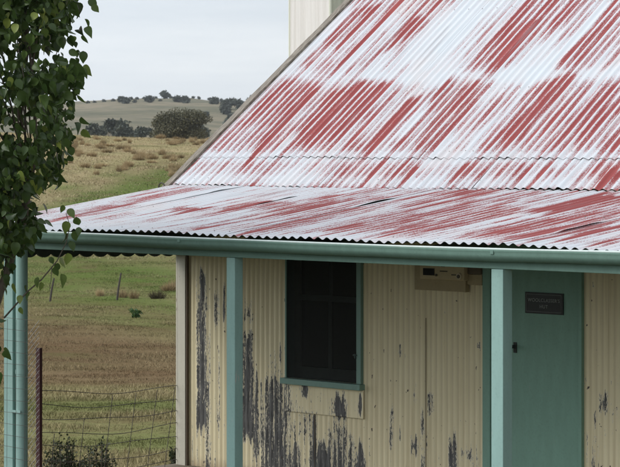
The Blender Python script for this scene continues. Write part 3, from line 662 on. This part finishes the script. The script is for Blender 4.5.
b5 = MB(); b5.tube([(xc, YF - .0125, zc), (xc, YF - .018, zc)], [.014, .012], 16); b5.build('knob', plain('brown bakelite', (.05, .035, .02), .4), cs)
M_SLOT = plain('dark label slot', (.06, .045, .025), .5)
for a_, b_, c_, e_ in ((440, 270.5, 447.5, 272), (451.5, 274.2, 456, 275.6), (441, 265.6, 445, 267)):
    qx0, qz1 = mz(a_, b_); qx1, qz0 = mz(c_, e_); q_ = MB(); q_.box(qx0, qx1, YF - .003, YF - .0005, qz0, qz1); q_.build('label_slot', M_SLOT, cs)
sx_, sz_ = mz(436.5, 275); q_ = MB(); q_.tube([(sx_, YF, sz_), (sx_, YF - .010, sz_)], .009, 10); q_.build('switch', M_SLOT, cs)
M_GAP = plain('dark gap brown', (.10, .075, .045), .6)
b6 = MB(); b6.box(-2.074, -2.045, WY - .05, WY - .008, 1.505, 1.66); b6.build('conduit', M_MB, mb, bevel=.003)
b7 = MB(); b7.box(-2.04, -1.906, WY - .045, WY - .008, 1.64, 1.80); b7.build('gap_block', M_GAP, mb, bevel=.003)  # dark block added to fill in the dark gap above the rail
b8 = MB(); b8.box(-2.04, -1.906, WY - .035, WY - .008, 1.56, 1.635); b8.build('rail', M_MB, mb, bevel=.002)

# ------------------------------------------------------------------ tall shed further off
cx, cy = xy(46, -.0)
pA = onD(290, 0, 48.5); pB = onD(330.5, 0, 46.0)
pA = Vector((pA.x, pA.y, 0)); pB = Vector((pB.x, pB.y, 0))
shed = thing('tall_shed', 'tall pale corrugated iron building rising behind the hut roof', 'shed', (pB.x, pB.y, gz(pB.x, pB.y)))
def shed_wall(p, q, m, zt):
    d = (q - p); Ld = d.length; d.normalize(); n = Vector((d.y, -d.x, 0)); K = int(Ld / .02); z0 = -5
    u = np.linspace(0, Ld, K); h = .005 * np.cos(2 * math.pi * u / .15)
    X = p.x + d.x * u + n.x * h; Y = p.y + d.y * u + n.y * h
    V = np.concatenate([np.stack([X, Y, np.full(K, z0)], -1), np.stack([X, Y, np.full(K, zt)], -1)])
    f = np.array([(i, i + 1, K + i + 1, K + i) for i in range(K - 1)]); uv = np.concatenate([np.stack([u, 0 * u], -1), np.stack([u, 0 * u + 11], -1)])
    o = npmesh('wall', V, f, m, None, None, uv, True); o.parent = shed; o.matrix_parent_inverse = Matrix.Translation(-Vector(shed.location)); return o
dAB = (pB - pA).normalized(); nB = Vector((dAB.y, -dAB.x, 0))
back = Vector((VX[0], VX[1], 0)) * .75 + Vector((RX[0], RX[1], 0)) * .66; back.normalize()
pC = pB + back * 7; pD = pA + back * 7
shed_wall(pA, pB, M_SHED, 6.5); shed_wall(pB, pC, M_SHED2, 6.5); shed_wall(pC, pD, M_SHED, 6.5); shed_wall(pD, pA, M_SHED, 6.5)
m_ = MB(); ex = .15
cen = (pA + pB + pC + pD) / 4
cor = [cen + (q - cen) * 1.06 for q in (pA, pB, pC, pD)]
m_.add([(q.x, q.y, 6.5) for q in cor] + [(cen.x, cen.y, 7.6)], [(0, 1, 4), (1, 2, 4), (2, 3, 4), (3, 0, 4), (3, 2, 1, 0)])
o = m_.build('roof', M_SHED); o.parent = shed; o.matrix_parent_inverse = Matrix.Translation(-Vector(shed.location))
m_ = MB()
for q in (pA, pB): m_.tube([(q.x, q.y, -5), (q.x, q.y, 6.5)], .03, 6)
o = m_.build('corner_flashing', M_SHED2); o.parent = shed; o.matrix_parent_inverse = Matrix.Translation(-Vector(shed.location))

# ------------------------------------------------------------------ leaves
LS = [(0, .015, 0), (.10, .23, .0), (.26, .345, .0), (.45, .365, .0), (.64, .29, -.01), (.82, .15, -.02), (1, .012, -.03)]
LEAF = np.array([q for a, w, z in LS for q in ((a, -w, .07 * w / .36 + z), (a, 0, z - .035), (a, w, .07 * w / .36 + z))])
LT = np.array([f for k in range(len(LS) - 1) for c in (0, 1) for f in ((3 * k + c, 3 * k + c + 3, 3 * k + c + 4), (3 * k + c, 3 * k + c + 4, 3 * k + c + 1))])
def leaves(P, D, Nn, size, name, m, parent, rnd):
    D = D / np.linalg.norm(D, axis=1)[:, None]; B = np.cross(Nn, D); B /= np.linalg.norm(B, axis=1)[:, None] + 1e-9; U = np.cross(D, B)
    n = len(P); sz = size[:, None, None]; curl = np.random.default_rng(n).uniform(.4, 3.4, (n, 1, 1))
    V = P[:, None, :] + sz * (LEAF[None, :, 0:1] * D[:, None, :] + LEAF[None, :, 1:2] * B[:, None, :] * 1.0 + (LEAF[None, :, 2:3] * curl - .18 * curl * LEAF[None, :, 0:1] ** 2) * U[:, None, :])
    Fc = (LT[None] + (np.arange(n) * len(LEAF))[:, None, None]).reshape(-1, 3)
    return npmesh(name, V.reshape(-1, 3), Fc, m, parent, {'rnd': np.repeat(rnd, len(LEAF))}, None, True)

# foreground tree
TD = 15.4
base = onD(-34, 560, TD); base.z = gz(base.x, base.y) - .05
tree = thing('garden_tree', 'leafy green tree with large hanging leaves in front of the verandah corner', 'tree', base)
def put(o, th): o.parent = th; o.matrix_parent_inverse = Matrix.Translation(-Vector(th.location)); return o
tk = MB()
tr_pts = [base, onD(-30, 470, TD), onD(-18, 380, TD + .03), onD(-6, 310, TD + .05), onD(10, 262, TD + .03), onD(24, 222, TD), onD(29, 190, TD), onD(36, 150, TD - .02), onD(34, 90, TD), onD(26, 20, TD), onD(16, -60, TD), onD(5, -150, TD)]
tk.tube(tr_pts, [.05, .043, .035, .029, .023, .02, .018, .014, .010, .008, .006, .003], 9)
put(tk.build('trunk', M_BARK, smooth=True), tree)
br = MB()
def limb(a, c, r0, r1):
    mid = (a + c) / 2 + Vector((random.uniform(-.05, .05), random.uniform(-.05, .05), .06)); br.tube([a, mid, c], [r0, (r0 + r1) / 2, r1], 6)
limbs = []
for q in range(26):
    i = random.randint(4, 10); a = tr_pts[i].lerp(tr_pts[i - 1], random.random())
    c = onD(random.uniform(-160, 70), random.uniform(-190, 170), TD + random.uniform(-.5, .5))
    limb(a, c, .008, .002)
limb(tr_pts[1], onD(-120, 330, TD + .3), .03, .01)
twig = [(4, 318), (27, 292), (42, 279), (57, 261), (66, 243), (70, 226), (66, 213)]
tw = [onD(a, b_, TD - .12) for a, b_ in twig]; br.tube(tw, [.006, .005, .0045, .004, .003, .0025, .002], 6)
br.tube([onD(52, 266, TD - .12), onD(51, 280, TD - .12), onD(49, 292, TD - .12)], [.003, .002, .0015], 5)
put(br.build('branch', M_BARK, smooth=True), tree)
edge_y = [-260, -150, -60, 0, 12, 30, 45, 58, 75, 88, 100, 118, 130, 142, 152, 165, 178, 188, 194, 200, 215, 232, 243, 252, 262, 280, 300, 330, 350, 370, 395, 420, 450, 500]
edge_x = [-40, 40, 80, 84, 76, 84, 82, 88, 86, 83, 80, 80, 84, 78, 70, 66, 60, 50, 30, 42, 46, 44, 38, 36, 22, 12, 4, 6, 12, 8, -2, 4, 2, -10]
P = []; n_try = 360000
py = rng.uniform(-260, 500, n_try); pxx = rng.uniform(-260, 92, n_try); dt = rng.uniform(-.65, .65, n_try)
er = np.interp(py, edge_y, edge_x)
el = np.interp(py, [-260, -225, -150, -40, 120, 230, 330, 420, 500], [-70, -140, -200, -235, -245, -215, -150, -95, -60]) + 26 * (vnoise(py / 30, dt * 3, 83) - .5)
cl = vnoise(pxx / 26, py / 26, 81) * .6 + vnoise(dt * 4, py / 18, 82) * .4
inside = (pxx < er - 5) & (pxx > el)
prob = np.where(py < 250, .14, .04) * np.clip((cl - .2) * 3, .10, 1.2)
rimd = (er - pxx) / 40; prob = prob * np.where(np.abs(dt) > .45 * np.sqrt(np.clip(rimd, .05, 1)) + .2, 0, 1)
prob = np.where((py > 258) & (pxx > -12), prob * .5, prob)
sel = inside & (rng.random(n_try) < prob)
py, pxx, dt = py[sel], pxx[sel], dt[sel]
k_ = (pxx - 310) / F; tt = TD + dt
P = np.stack([CAM[0] + (VX[0] + RX[0] * k_) * tt, CAM[1] + (VX[1] + RX[1] * k_) * tt, 2.52 - (py - HY) / F * tt], -1)
n = len(P); D = rng.normal(size=(n, 3)) * .55; D[:, 2] -= 1.0
Nn = rng.normal(size=(n, 3)) * .8 + np.array([.35, -.75, .55]); sz = rng.choice([.038, .052, .066, .082], n) * rng.uniform(.8, 1.12, n)
rnd = np.clip(rng.beta(1.6, 2.6, n), 0, .93); rnd[rng.random(n) < .035] = 1.0
# the sprig hanging over the gutter
sp = [(68, 214, 1), (63, 210, .7), (76, 222, 1), (66, 226, 1.1), (73, 236, 1.0), (70, 246, 1), (60, 262, 1.1), (68, 258, 1.1), (54, 272, .9), (61, 279, 1.2), (58, 268, .8), (38, 282, 1), (41, 287, .8), (26, 290, .9), (30, 297, .8), (66, 238, .9), (79, 232, .8), (50, 262, .7), (20, 300, .8), (13, 288, 1), (12, 268, .9), (20, 312, .7)]
q = np.array([tuple(onD(a, b_ - 5, TD - .12 + random.uniform(-.04, .04))) for a, b_, c in sp]); dq = rng.normal(size=(len(sp), 3)) * .3; dq[:, 2] -= 1
nq = rng.normal(size=(len(sp), 3)) * .5 + np.array([.5, -.7, .3])
# leaves standing proud of the outline at the right
e2 = [(94, -4), (92, 4), (95, 10), (88, 24), (89, 32), (86, 40), (86, 56), (87, 70), (84, 74), (80, 100), (84, 122), (86, 134), (76, 152), (62, 178), (61, 186), (72, 160), (46, 208), (47, 226)]
q2 = np.array([tuple(onD(a - 3, b_ - 5, TD + random.uniform(-.1, .1))) for a, b_ in e2]); d2 = rng.normal(size=(len(e2), 3)) * .35 + np.array([.3, .3, -1]); n2_ = rng.normal(size=(len(e2), 3)) * .5 + np.array([.3, -.8, .4])
P = np.concatenate([P, q, q2]); D = np.concatenate([D, dq, d2]); Nn = np.concatenate([Nn, nq, n2_]); sz = np.r_[sz, np.array([c for *_, c in sp]) * .072, rng.uniform(.06, .085, len(e2))]; rnd = np.r_[rnd, rng.uniform(.3, .9, len(sp)), rng.uniform(.3, .85, len(e2))]
put(leaves(P, D, Nn, sz, 'crown', M_LEAF, None, rnd), tree)
print('tree leaves', len(P))

# ------------------------------------------------------------------ fences by the verandah
fence = thing('wire_fence', 'sagging square wire fence with a dark red steel picket closing the verandah end', 'fence', (-4.36, .18, -.1))
pk = MB(); px0 = onD(38.3, 348, 17.25); zt = px0.z
pk.box(px0.x - .021, px0.x + .021, px0.y - .004, px0.y + .004, -.15, zt); pk.box(px0.x - .004, px0.x + .004, px0.y + .0045, px0.y + .034, -.15, zt)
put(pk.build('steel_picket', M_RUSTRED), fence)
wr = MB(); FA = np.array([px0.x, px0.y]); FB = np.array([-5.085, 2.21])
def fpt(u, z): q = FA + (FB - FA) * u; return Vector((q[0], q[1], z))
rows = [.80, .70, .60, .50, .40, .30, .20, .10, 0.0]
for i, z in enumerate(rows):
    pts = []
    for u in np.linspace(0, 1, 15):
        zz = z * (1 - u) + (z - .17) * u - (.038 + .02 * math.sin(i * 3)) * math.sin(math.pi * u) + .008 * math.sin(u * 9 + i * 2); pts.append(fpt(u, zz))
    wr.tube(pts, .0027, 5)
for u in (.13, .32, .50, .67, .83, .97):
    lean = .09 + .06 * u
    top = (.50, .62, .66, .70, .75, .80)[int(u * 6)] if u < .4 else .80
    pts = []
    for z in np.linspace(top, 0, 7):
        uu = u - lean * (.8 - z) * .9; pts.append(fpt(uu, z - .17 * uu - .055 * math.sin(math.pi * max(0, uu)) + .0))
    wr.tube(pts, .0027, 5)
put(wr.build('wire_mesh', M_WIRE), fence)
net = thing('netting_fence', 'fine wire netting stretched across the foot of the corner verandah post', 'fence', (-4.65, .02, -.1))
wn = MB(); xa, xb = -6.3, px0.x - .01; yn = .03
for z in list(np.arange(-.05, 1.32, .085)): 
    wn.tube([(x, yn + .004 * math.sin(x * 3 + z * 9), z + .006 * math.sin(x * 4 + z * 7)) for x in np.linspace(xa, xb, 14)], .0016, 4)
for x in np.arange(xa, xb, .10): wn.tube([(x + .004, yn - .003, 1.30), (x - .006, yn - .003, -.05)], .0013, 4)
put(wn.build('square_netting', M_WIRE), net)
dn = MB()
for j in range(34):
    z = -.12 + j * .04
    dn.tube([(px0.x - .075, px0.y - .03, z), (px0.x + .025, px0.y - .012, z + .105)], .0013, 4)
    if j % 2 == 0: dn.tube([(px0.x + .02, px0.y - .014, z), (px0.x - .05, px0.y - .026, z + .08)], .0009, 4)
put(dn.build('diamond_netting', M_GALV), net)

# shrub at the fence foot
def shrub(name, label, centre, w, h, n, seed, px_leaf=.028):
    th = thing(name, label, 'shrub', centre); r2 = np.random.default_rng(seed); st = MB(); P = []; D = []
    for i in range(n):
        a = r2.uniform(0, 2 * math.pi); e = r2.uniform(.15, 1) ; hh = h * r2.uniform(.55, 1)
        tip = Vector(centre) + Vector((math.cos(a) * w * e, math.sin(a) * w * e, hh * (1 - .35 * e * e)))
        bs = Vector(centre) + Vector((math.cos(a) * .05, math.sin(a) * .05, 0)); mid = bs.lerp(tip, .5) + Vector((0, 0, .06 * h))
        st.tube([bs, mid, tip], [.006, .004, .0015], 5)
        for k in range(26):
            u = r2.uniform(.3, 1); p_ = (bs.lerp(mid, u * 2) if u < .5 else mid.lerp(tip, u * 2 - 1)) + Vector(r2.normal(size=3)) * .014
            P.append(p_); D.append((tip - bs).normalized() + Vector(r2.normal(size=3)) * .7)
    put(st.build('stem', M_BARK), th)
    P = np.array(P); D = np.array(D)
    put(leaves(P, D, r2.normal(size=P.shape) + np.array([0, -.3, .6]), r2.uniform(.7, 1.4, len(P)) * px_leaf, 'foliage', M_SHRUB, None, r2.beta(1.5, 2.5, len(P))), th)
c1 = onD(62, 480, 18.3); c1.z = -.16; c1z = onD(62, 433, 18.3).z
shrub('shrub', 'low dark twiggy shrub beside the red steel picket', c1, .19, c1z + .16, 52, 3, .020)
c2 = onD(98, 480, 18.9); c2.z = -.2; shrub('shrub', 'low dark spreading shrub further along the sagging fence, in the middle of the gap', c2, .16, onD(98, 437, 18.9).z + .2, 26, 4, .019)
c3 = onD(179, 480, 19.6); c3.z = -.2; shrub('shrub', 'small dark weed growing against the hut corner board', c3, .10, onD(178, 437, 19.6).z + .2, 13, 5)

# ------------------------------------------------------------------ paddock growth
def blades(name, T, Sg, hgt, wid, col, lean, m, kind='stuff'):
    n = len(T); X, Y = xy(T, Sg); Z = ground_h(T, Sg) - .01
    a = rng.uniform(0, 2 * math.pi, n); ca, sa_ = np.cos(a), np.sin(a); l = rng.uniform(.1, 1, n) * lean * hgt; b2 = rng.uniform(0, 2 * math.pi, n)
    lx, ly = np.cos(b2) * l, np.sin(b2) * l
    V = np.stack([np.stack([X - ca * wid, Y - sa_ * wid, Z], -1), np.stack([X + ca * wid, Y + sa_ * wid, Z], -1), np.stack([X + ca * wid * .7 + lx * .4, Y + sa_ * wid * .7 + ly * .4, Z + hgt * .6], -1), np.stack([X + lx, Y + ly, Z + hgt], -1), np.stack([X - ca * wid * .7 + lx * .4, Y - sa_ * wid * .7 + ly * .4, Z + hgt * .6], -1)], 1)
    i = np.arange(n)[:, None] * 5; Fc = np.concatenate([i + np.array([[0, 1, 2]]), i + np.array([[0, 2, 4]]), i + np.array([[4, 2, 3]])])
    o = npmesh(name, V.reshape(-1, 3), Fc, m, None, None, None, False, np.repeat(col, 5, 0))
    return tag(o, None, None, kind=kind)
def scatter(n, t0, t1, pw, l=-300, r=340):
    u = rng.random(n); T = (t0 ** pw + u * (t1 ** pw - t0 ** pw)) ** (1 / pw); px = rng.uniform(l, r, n); return T, (px - 310) / F * T
T, Sg = scatter(560000, 24, 150, .6)
cl = vnoise(T / 1.3, Sg / 1.3, 91) * .6 + vnoise(T / .35, Sg / .35, 92) * .4
soil = np.clip(np.interp(T + (vnoise(T / 9, Sg / 9, 3) - .5) * T * .2, BT, BS) + (vnoise(T / 4, Sg / 4, 7) - .5) * .5, 0, 1)
keep = rng.random(len(T)) < (.22 + .78 * np.clip((cl - .34) / .22, 0, 1)) * (1 - .5 * soil); T, Sg, cl = T[keep], Sg[keep], cl[keep]
gc = ground_col(T, Sg); dry = np.clip((vnoise(T / 2.5, Sg / 2.5, 93) - .45) * 4 + rng.normal(size=len(T)) * .35, 0, 1)[:, None]
greenb = np.clip((gc[:, 1] - gc[:, 0] + .06) / .1, 0, 1)[:, None]
drymix = dry * (1 - .55 * greenb) * (1 - .6 * soil[keep][:, None])
col = gc * (1 - drymix) * 1.0 + np.array([.36, .295, .17]) * drymix; col = col * rng.uniform(.45, 1.35, (len(T), 1))
hgt = rng.uniform(.02, .065, len(T)) * (1 + 1.4 * drymix[:, 0]) * np.clip(cl * 1.6, .5, 1.4)
blades('paddock_grass', T, Sg, hgt, .003 + T * .00007, col, 1.0, M_GRASS)
T, Sg = scatter(120000, 140, 300, 1.2); gc = ground_col(T, Sg); cl = vnoise(T / 5, Sg / 2.5, 95)
keep = rng.random(len(T)) < .3 + .7 * np.clip((cl - .36) / .2, 0, 1); T, Sg, gc = T[keep], Sg[keep], gc[keep]
dry = (rng.random((len(T), 1)) < .45 - 0 * T[:, None]).astype(float) * np.clip((.14 - gc[:, 1:2]) * -9 + .6, 0, 1)
col = gc * (1 - dry * .8) + np.array([.48, .395, .255]) * dry * .8; col = col * rng.uniform(.65, 1.25, (len(T), 1))
blades('far_paddock_grass', T, Sg, rng.uniform(.04, .15, len(T)), .015 + T * .00009, col, .8, M_GRASS)

# rush tussocks: a few shapes, each copy a thing
def tussock_mesh(seed, tint):
    r2 = np.random.default_rng(seed); n = 420
    a = r2.uniform(0, 2 * math.pi, n); e = r2.uniform(0, 1, n) ** .7; h = r2.uniform(.35, 1.0, n) * (1 - .45 * e); b0 = r2.uniform(0, .28, n)
    X, Y = np.cos(a) * b0, np.sin(a) * b0; ox, oy = np.cos(a) * e * .42, np.sin(a) * e * .42; w = .014; pa = r2.uniform(0, 6.28, n); cx_, sx_ = np.cos(pa) * w, np.sin(pa) * w
    z = np.zeros(n)
    V = np.stack([np.stack([X - cx_, Y - sx_, z - .05], -1), np.stack([X + cx_, Y + sx_, z - .05], -1), np.stack([X + ox, Y + oy, h], -1)], 1).reshape(-1, 3)
    col = np.repeat((np.array(tint) * r2.uniform(.55, 1.35, (n, 1))), 3, 0)
    me = npmesh('rush_tussock', V, np.arange(3 * n).reshape(-1, 3), M_GRASS, None, None, None, False, col)
    d = me.data; bpy.data.objects.remove(me); return d
TM_ = [tussock_mesh(1, (.38, .285, .16)), tussock_mesh(2, (.30, .225, .125)), tussock_mesh(3, (.45, .345, .20)), tussock_mesh(4, (.10, .085, .05))]
def tussock(px, t, w, h, mi, label, group=None, s=None):
    X, Y = xy(t, (px - 310) / F * t); o = bpy.data.objects.new('rush_tussock', TM_[mi]); S.collection.objects.link(o)
    o.location = (X, Y, gz(X, Y)); o.scale = (w / .8, w / .8, h); o.rotation_euler = (0, 0, random.uniform(0, 6)); return tag(o, label, 'tussock', group)
def depth_for(px, py, t0, t1):         # where the sight line through a photo pixel meets the ground
    best = t0
    for t in np.arange(t0, t1, .5 if t1 < 500 else 5):
        s = (px - 310) / F * t
        if ground_h(np.array(t), np.array(s)) >= 2.52 - (py - HY) / F * t: return t
    return t1
G = 'rush tussocks scattered over the far rise'
CLU = [(random.uniform(66, 232), 139 + 44 * random.random() ** 1.8) for _ in range(48)]
for i in range(135):
    q_ = random.choice(CLU); px_ = q_[0] + random.gauss(0, 7); py_ = max(138.5, q_[1] + random.gauss(0, 2)); t_ = depth_for(px_, py_, 150, 300)
    w_ = random.uniform(.35, 1.1); tussock(px_, t_, w_, random.uniform(.4, .8), random.choice((0, 0, 1, 2)), 'straw brown rush tussock among many on the dry rise below the skyline', G)
for px_, py_, w_, h_, mi, lb in ((157.5, 299, .75, .62, 3, 'round dark brown tussock on the green flat between the leaning posts'), (123, 298, .45, .55, 1, 'upright brown tussock just right of the leaning wooden post'), (134, 299, .5, .55, 1, 'broad pale brown tussock in the row between leaning post and dark round tussock'), (100, 296, .42, .5, 2, 'small tan tussock left of the leaning wooden post'), (169, 291, .8, .6, 1, 'rusty brown tussock near the post at the hut corner'), (175, 290, .7, .7, 1, 'tall rusty tussock closest to the hut corner board')):
    t_ = depth_for(px_, py_, 80, 150); tussock(px_, t_, w_, h_, mi, lb)
t_ = depth_for(136, 318, 60, 140); wd = thing('weed', 'small bright green broadleaf weed in dry grass below the tussocks', 'weed', (*xy(t_, (136 - 310) / F * t_), gz(*xy(t_, (136 - 310) / F * t_))))
nw = 60; Pw = np.array(wd.location) + np.c_[rng.normal(size=(nw, 2)) * .09, rng.uniform(0, .28, nw)]
put(leaves(Pw, rng.normal(size=(nw, 3)) + np.array([0, 0, .6]), rng.normal(size=(nw, 3)) + np.array([.3, -.3, .8]), rng.uniform(.10, .2, nw), 'foliage', leafmat('weed leaf', (.03, .07, .02), (.06, .12, .03), (.09, .15, .04)), None, rng.random(nw)), wd)

# leaning posts of an old line
def field_post(pxb, pyb, pxt, pyt, label):
    t = depth_for(pxb, pyb, 70, 150); b0 = onD(pxb, pyb, t); tp = onD(pxt, pyt, t); m = MB(); m.tube([b0 - Vector((0, 0, .3)), b0.lerp(tp, .5) + Vector((.01, 0, 0)), tp], [.05, .045, .036], 8)
    o = m.build('fence_post', plain('grey old post', (.06, .05, .045), .9)); return tag(o, label, 'fence post')
field_post(116, 301, 121, 273, 'leaning weathered wooden fence post standing alone on the green flat')
field_post(182, 307, 184, 281, 'weathered wooden fence post half hidden by the corner board of the hut')
field_post(49, 302, 54, 278, 'thin leaning fence post behind the leafy twig')

# ------------------------------------------------------------------ trees beyond the rise
def gum(name, label, px_, ytop, ybase, wpx, t, seed, m, group=None, n=1500, leaf=.5, hpx=None, lobes=9):
    r2 = np.random.default_rng(seed); s = (px_ - 310) / F * t; X, Y = xy(t, s); z0 = gz(X, Y)
    zt = 2.52 - (ytop - HY) / F * t; w = wpx / F * t; H = zt - z0
    th = thing(name, label, 'tree', (X, Y, z0), group)
    ch = min(H * .85, w * .95 if hpx is None else hpx / F * t); cz = zt - ch / 2
    tk = MB(); tk.tube([(X, Y, z0 - .3), (X + .1, Y, z0 + H * .3), (X, Y, cz)], [w * .045, w * .035, w * .015], 7)
    C_ = []
    for i in range(lobes):
        a = r2.uniform(0, 2 * math.pi); rr = r2.uniform(.1, .36) * w; hz = r2.uniform(-.34, .26) * ch
        C_.append((X + math.cos(a) * rr, Y + math.sin(a) * rr, cz + hz, r2.uniform(.17, .28) * w, r2.uniform(.15, .24) * ch))
    C_.append((X, Y, cz + ch * .2, w * .28, ch * .3)); C_.append((X, Y, cz - ch * .1, w * .36, ch * .3))
    for c in C_[:6]: tk.tube([(X, Y, z0 + H * .28), ((X + c[0]) / 2, (Y + c[1]) / 2, (z0 + H * .3 + c[2]) / 2), c[:3]], [w * .02, w * .014, w * .004], 5)
    put(tk.build('trunk', M_BARK), th)
    P = []; rn = []
    for c in C_:
        k = n // len(C_); d = r2.normal(size=(k, 3)); d /= np.linalg.norm(d, axis=1)[:, None]; d *= (r2.uniform(.45, 1.08, (k, 1))); P.append(np.array(c[:3]) + d * np.array([c[3], c[3], c[4]])); rn.append(np.clip(r2.normal(.42 + r2.uniform(-.15, .15), .2, k), 0, 1))
    P = np.concatenate(P); D = r2.normal(size=P.shape); D[:, 2] -= .4
    put(leaves(P, D, r2.normal(size=P.shape) + np.array([0, 0, .7]), r2.uniform(.6, 1.4, len(P)) * leaf, 'crown', m, None, np.concatenate(rn)), th)
gum('gum_tree', 'large round olive gum tree standing alone beyond the rise, nearest of the far trees', 180, 107, 140, 55, 430, 1, M_GUM, n=30000, leaf=.24, hpx=37, lobes=26)
BK = 'grey green trees in the hollow behind the rise'
for i, (a, b_, w, lb) in enumerate([(92, 123, 16, 'dark bushy tree at the left end of the hollow row, closest to the leafy crown'), (109, 119, 14, 'taller rounded tree second from the left in the hollow row'), (101, 126, 16, 'low tree between the two rounded ones at the left of the hollow row'), (123, 119, 22, 'broad pale tree in the middle of the hollow row'), (128, 126, 18, 'low bushy tree in front of the broad pale one of the hollow row'), (141, 126, 14, 'dark tree touching the left side of the big round gum'), (203, 127, 12, 'dark tree touching the right side of the big round gum'), (116, 128, 14, 'lowest bush in the middle of the hollow row'), (221, 130, 12, 'small bush by the roof edge right of the big round gum'), (150, 128, 9, 'narrow shrubby tree just left of the big round gum')]):
    gum('gum_tree', lb, a, b_, 140, w, 700 + 18 * i, 20 + i, M_GUMFAR, BK, 1300, .75)
RG = 'small trees along the far ridge'
for i, (a, b_, w, h_, lb) in enumerate([(121, 97, 6, 5, 'faint leftmost little tree on the far ridge'), (125.5, 97.5, 8, 5.5, 'dark bushy tree at the left of the far ridge line'), (149, 95.5, 9, 6.5, 'rounded tree second of the taller ones on the far ridge'), (165, 91, 8, 7, 'tallest lone tree standing up from the far ridge'), (178, 96, 8, 5.5, 'left of the twin trees in the middle of the far ridge'), (186, 96.5, 8, 6, 'right of the twin trees in the middle of the far ridge'), (215, 98, 9, 5.5, 'small tree left of the dense clump on the far ridge'), (229, 99, 17, 10, 'broadest tree of the dense clump at the right of the far ridge'), (240, 100, 12, 9, 'tree in the middle of the dense clump on the far ridge'), (250, 97, 11, 10, 'tallest tree at the right end of the far ridge by the roof'), (226, 106, 12, 8, 'lower tree beneath the dense ridge clump')]):
    t_ = min(1925, depth_for(a, b_ + h_ + .8, 1000, 1925))
    gum('gum_tree', lb, a, b_, 102, w, t_, 50 + i, M_GUMFAR, RG, 700, 1.5, hpx=h_)
for i in range(16):
    a = [88, 95, 104, 113, 131, 137, 144, 156, 171, 193, 199, 209, 221, 135, 160, 189][i]; yb = np.interp(a, [85, 110, 130, 150, 190, 205, 220], [103, 101, 99.5, 98.3, 97.3, 99, 101]) + (.6 if i < 13 else 3.5)
    t_ = min(1925, depth_for(a, yb, 1000, 1925)); gum('gum_tree', 'tiny dark bush dotted between the larger trees of the far ridge', a, yb - random.uniform(1.2, 2.6), 102, random.uniform(1.8, 3.6), t_, 120 + i, M_GUMFAR, 'tiny bushes dotted along the far ridge', 120, 1.1, hpx=random.uniform(1.5, 2.5))
SG = 'scattered trees on the face of the far hill'
for i, (a, b_, w, h_, t_, lb) in enumerate([(206, 112, 4, 4, 1600, 'tiny lone dark tree on the hill face right of the big gum'), (231, 114, 10, 8, 1450, 'upper dark tree on the hill face beside the roof edge'), (228, 119, 9, 8, 1400, 'lower dark tree on the hill face beside the roof edge'), (238, 112, 9, 7, 1500, 'dark tree on the hill face almost touching the roof edge')]):
    t_ = depth_for(a, b_ + h_ + 1, 950, 1930); gum('gum_tree', lb, a, b_, 130, w, t_, 80 + i, M_GUMFAR, SG, 600, 1.2, hpx=h_)

# ------------------------------------------------------------------ air
hz = MB(); hz.box(-6000, 3600, -3200, 6800, -30, 90)
M_AIR = bpy.data.materials.new('thin haze'); M_AIR.use_nodes = True; t = M_AIR.node_tree; t.nodes.remove(t.nodes['Principled BSDF'])
pv = nd(t, 'ShaderNodeVolumePrincipled'); pv.inputs['Color'].default_value = (.86, .90, .95, 1); pv.inputs['Density'].default_value = .00007
t.links.new(pv.outputs[0], t.nodes['Material Output'].inputs['Volume'])
tag(hz.build('haze', M_AIR), None, None, kind='stuff')
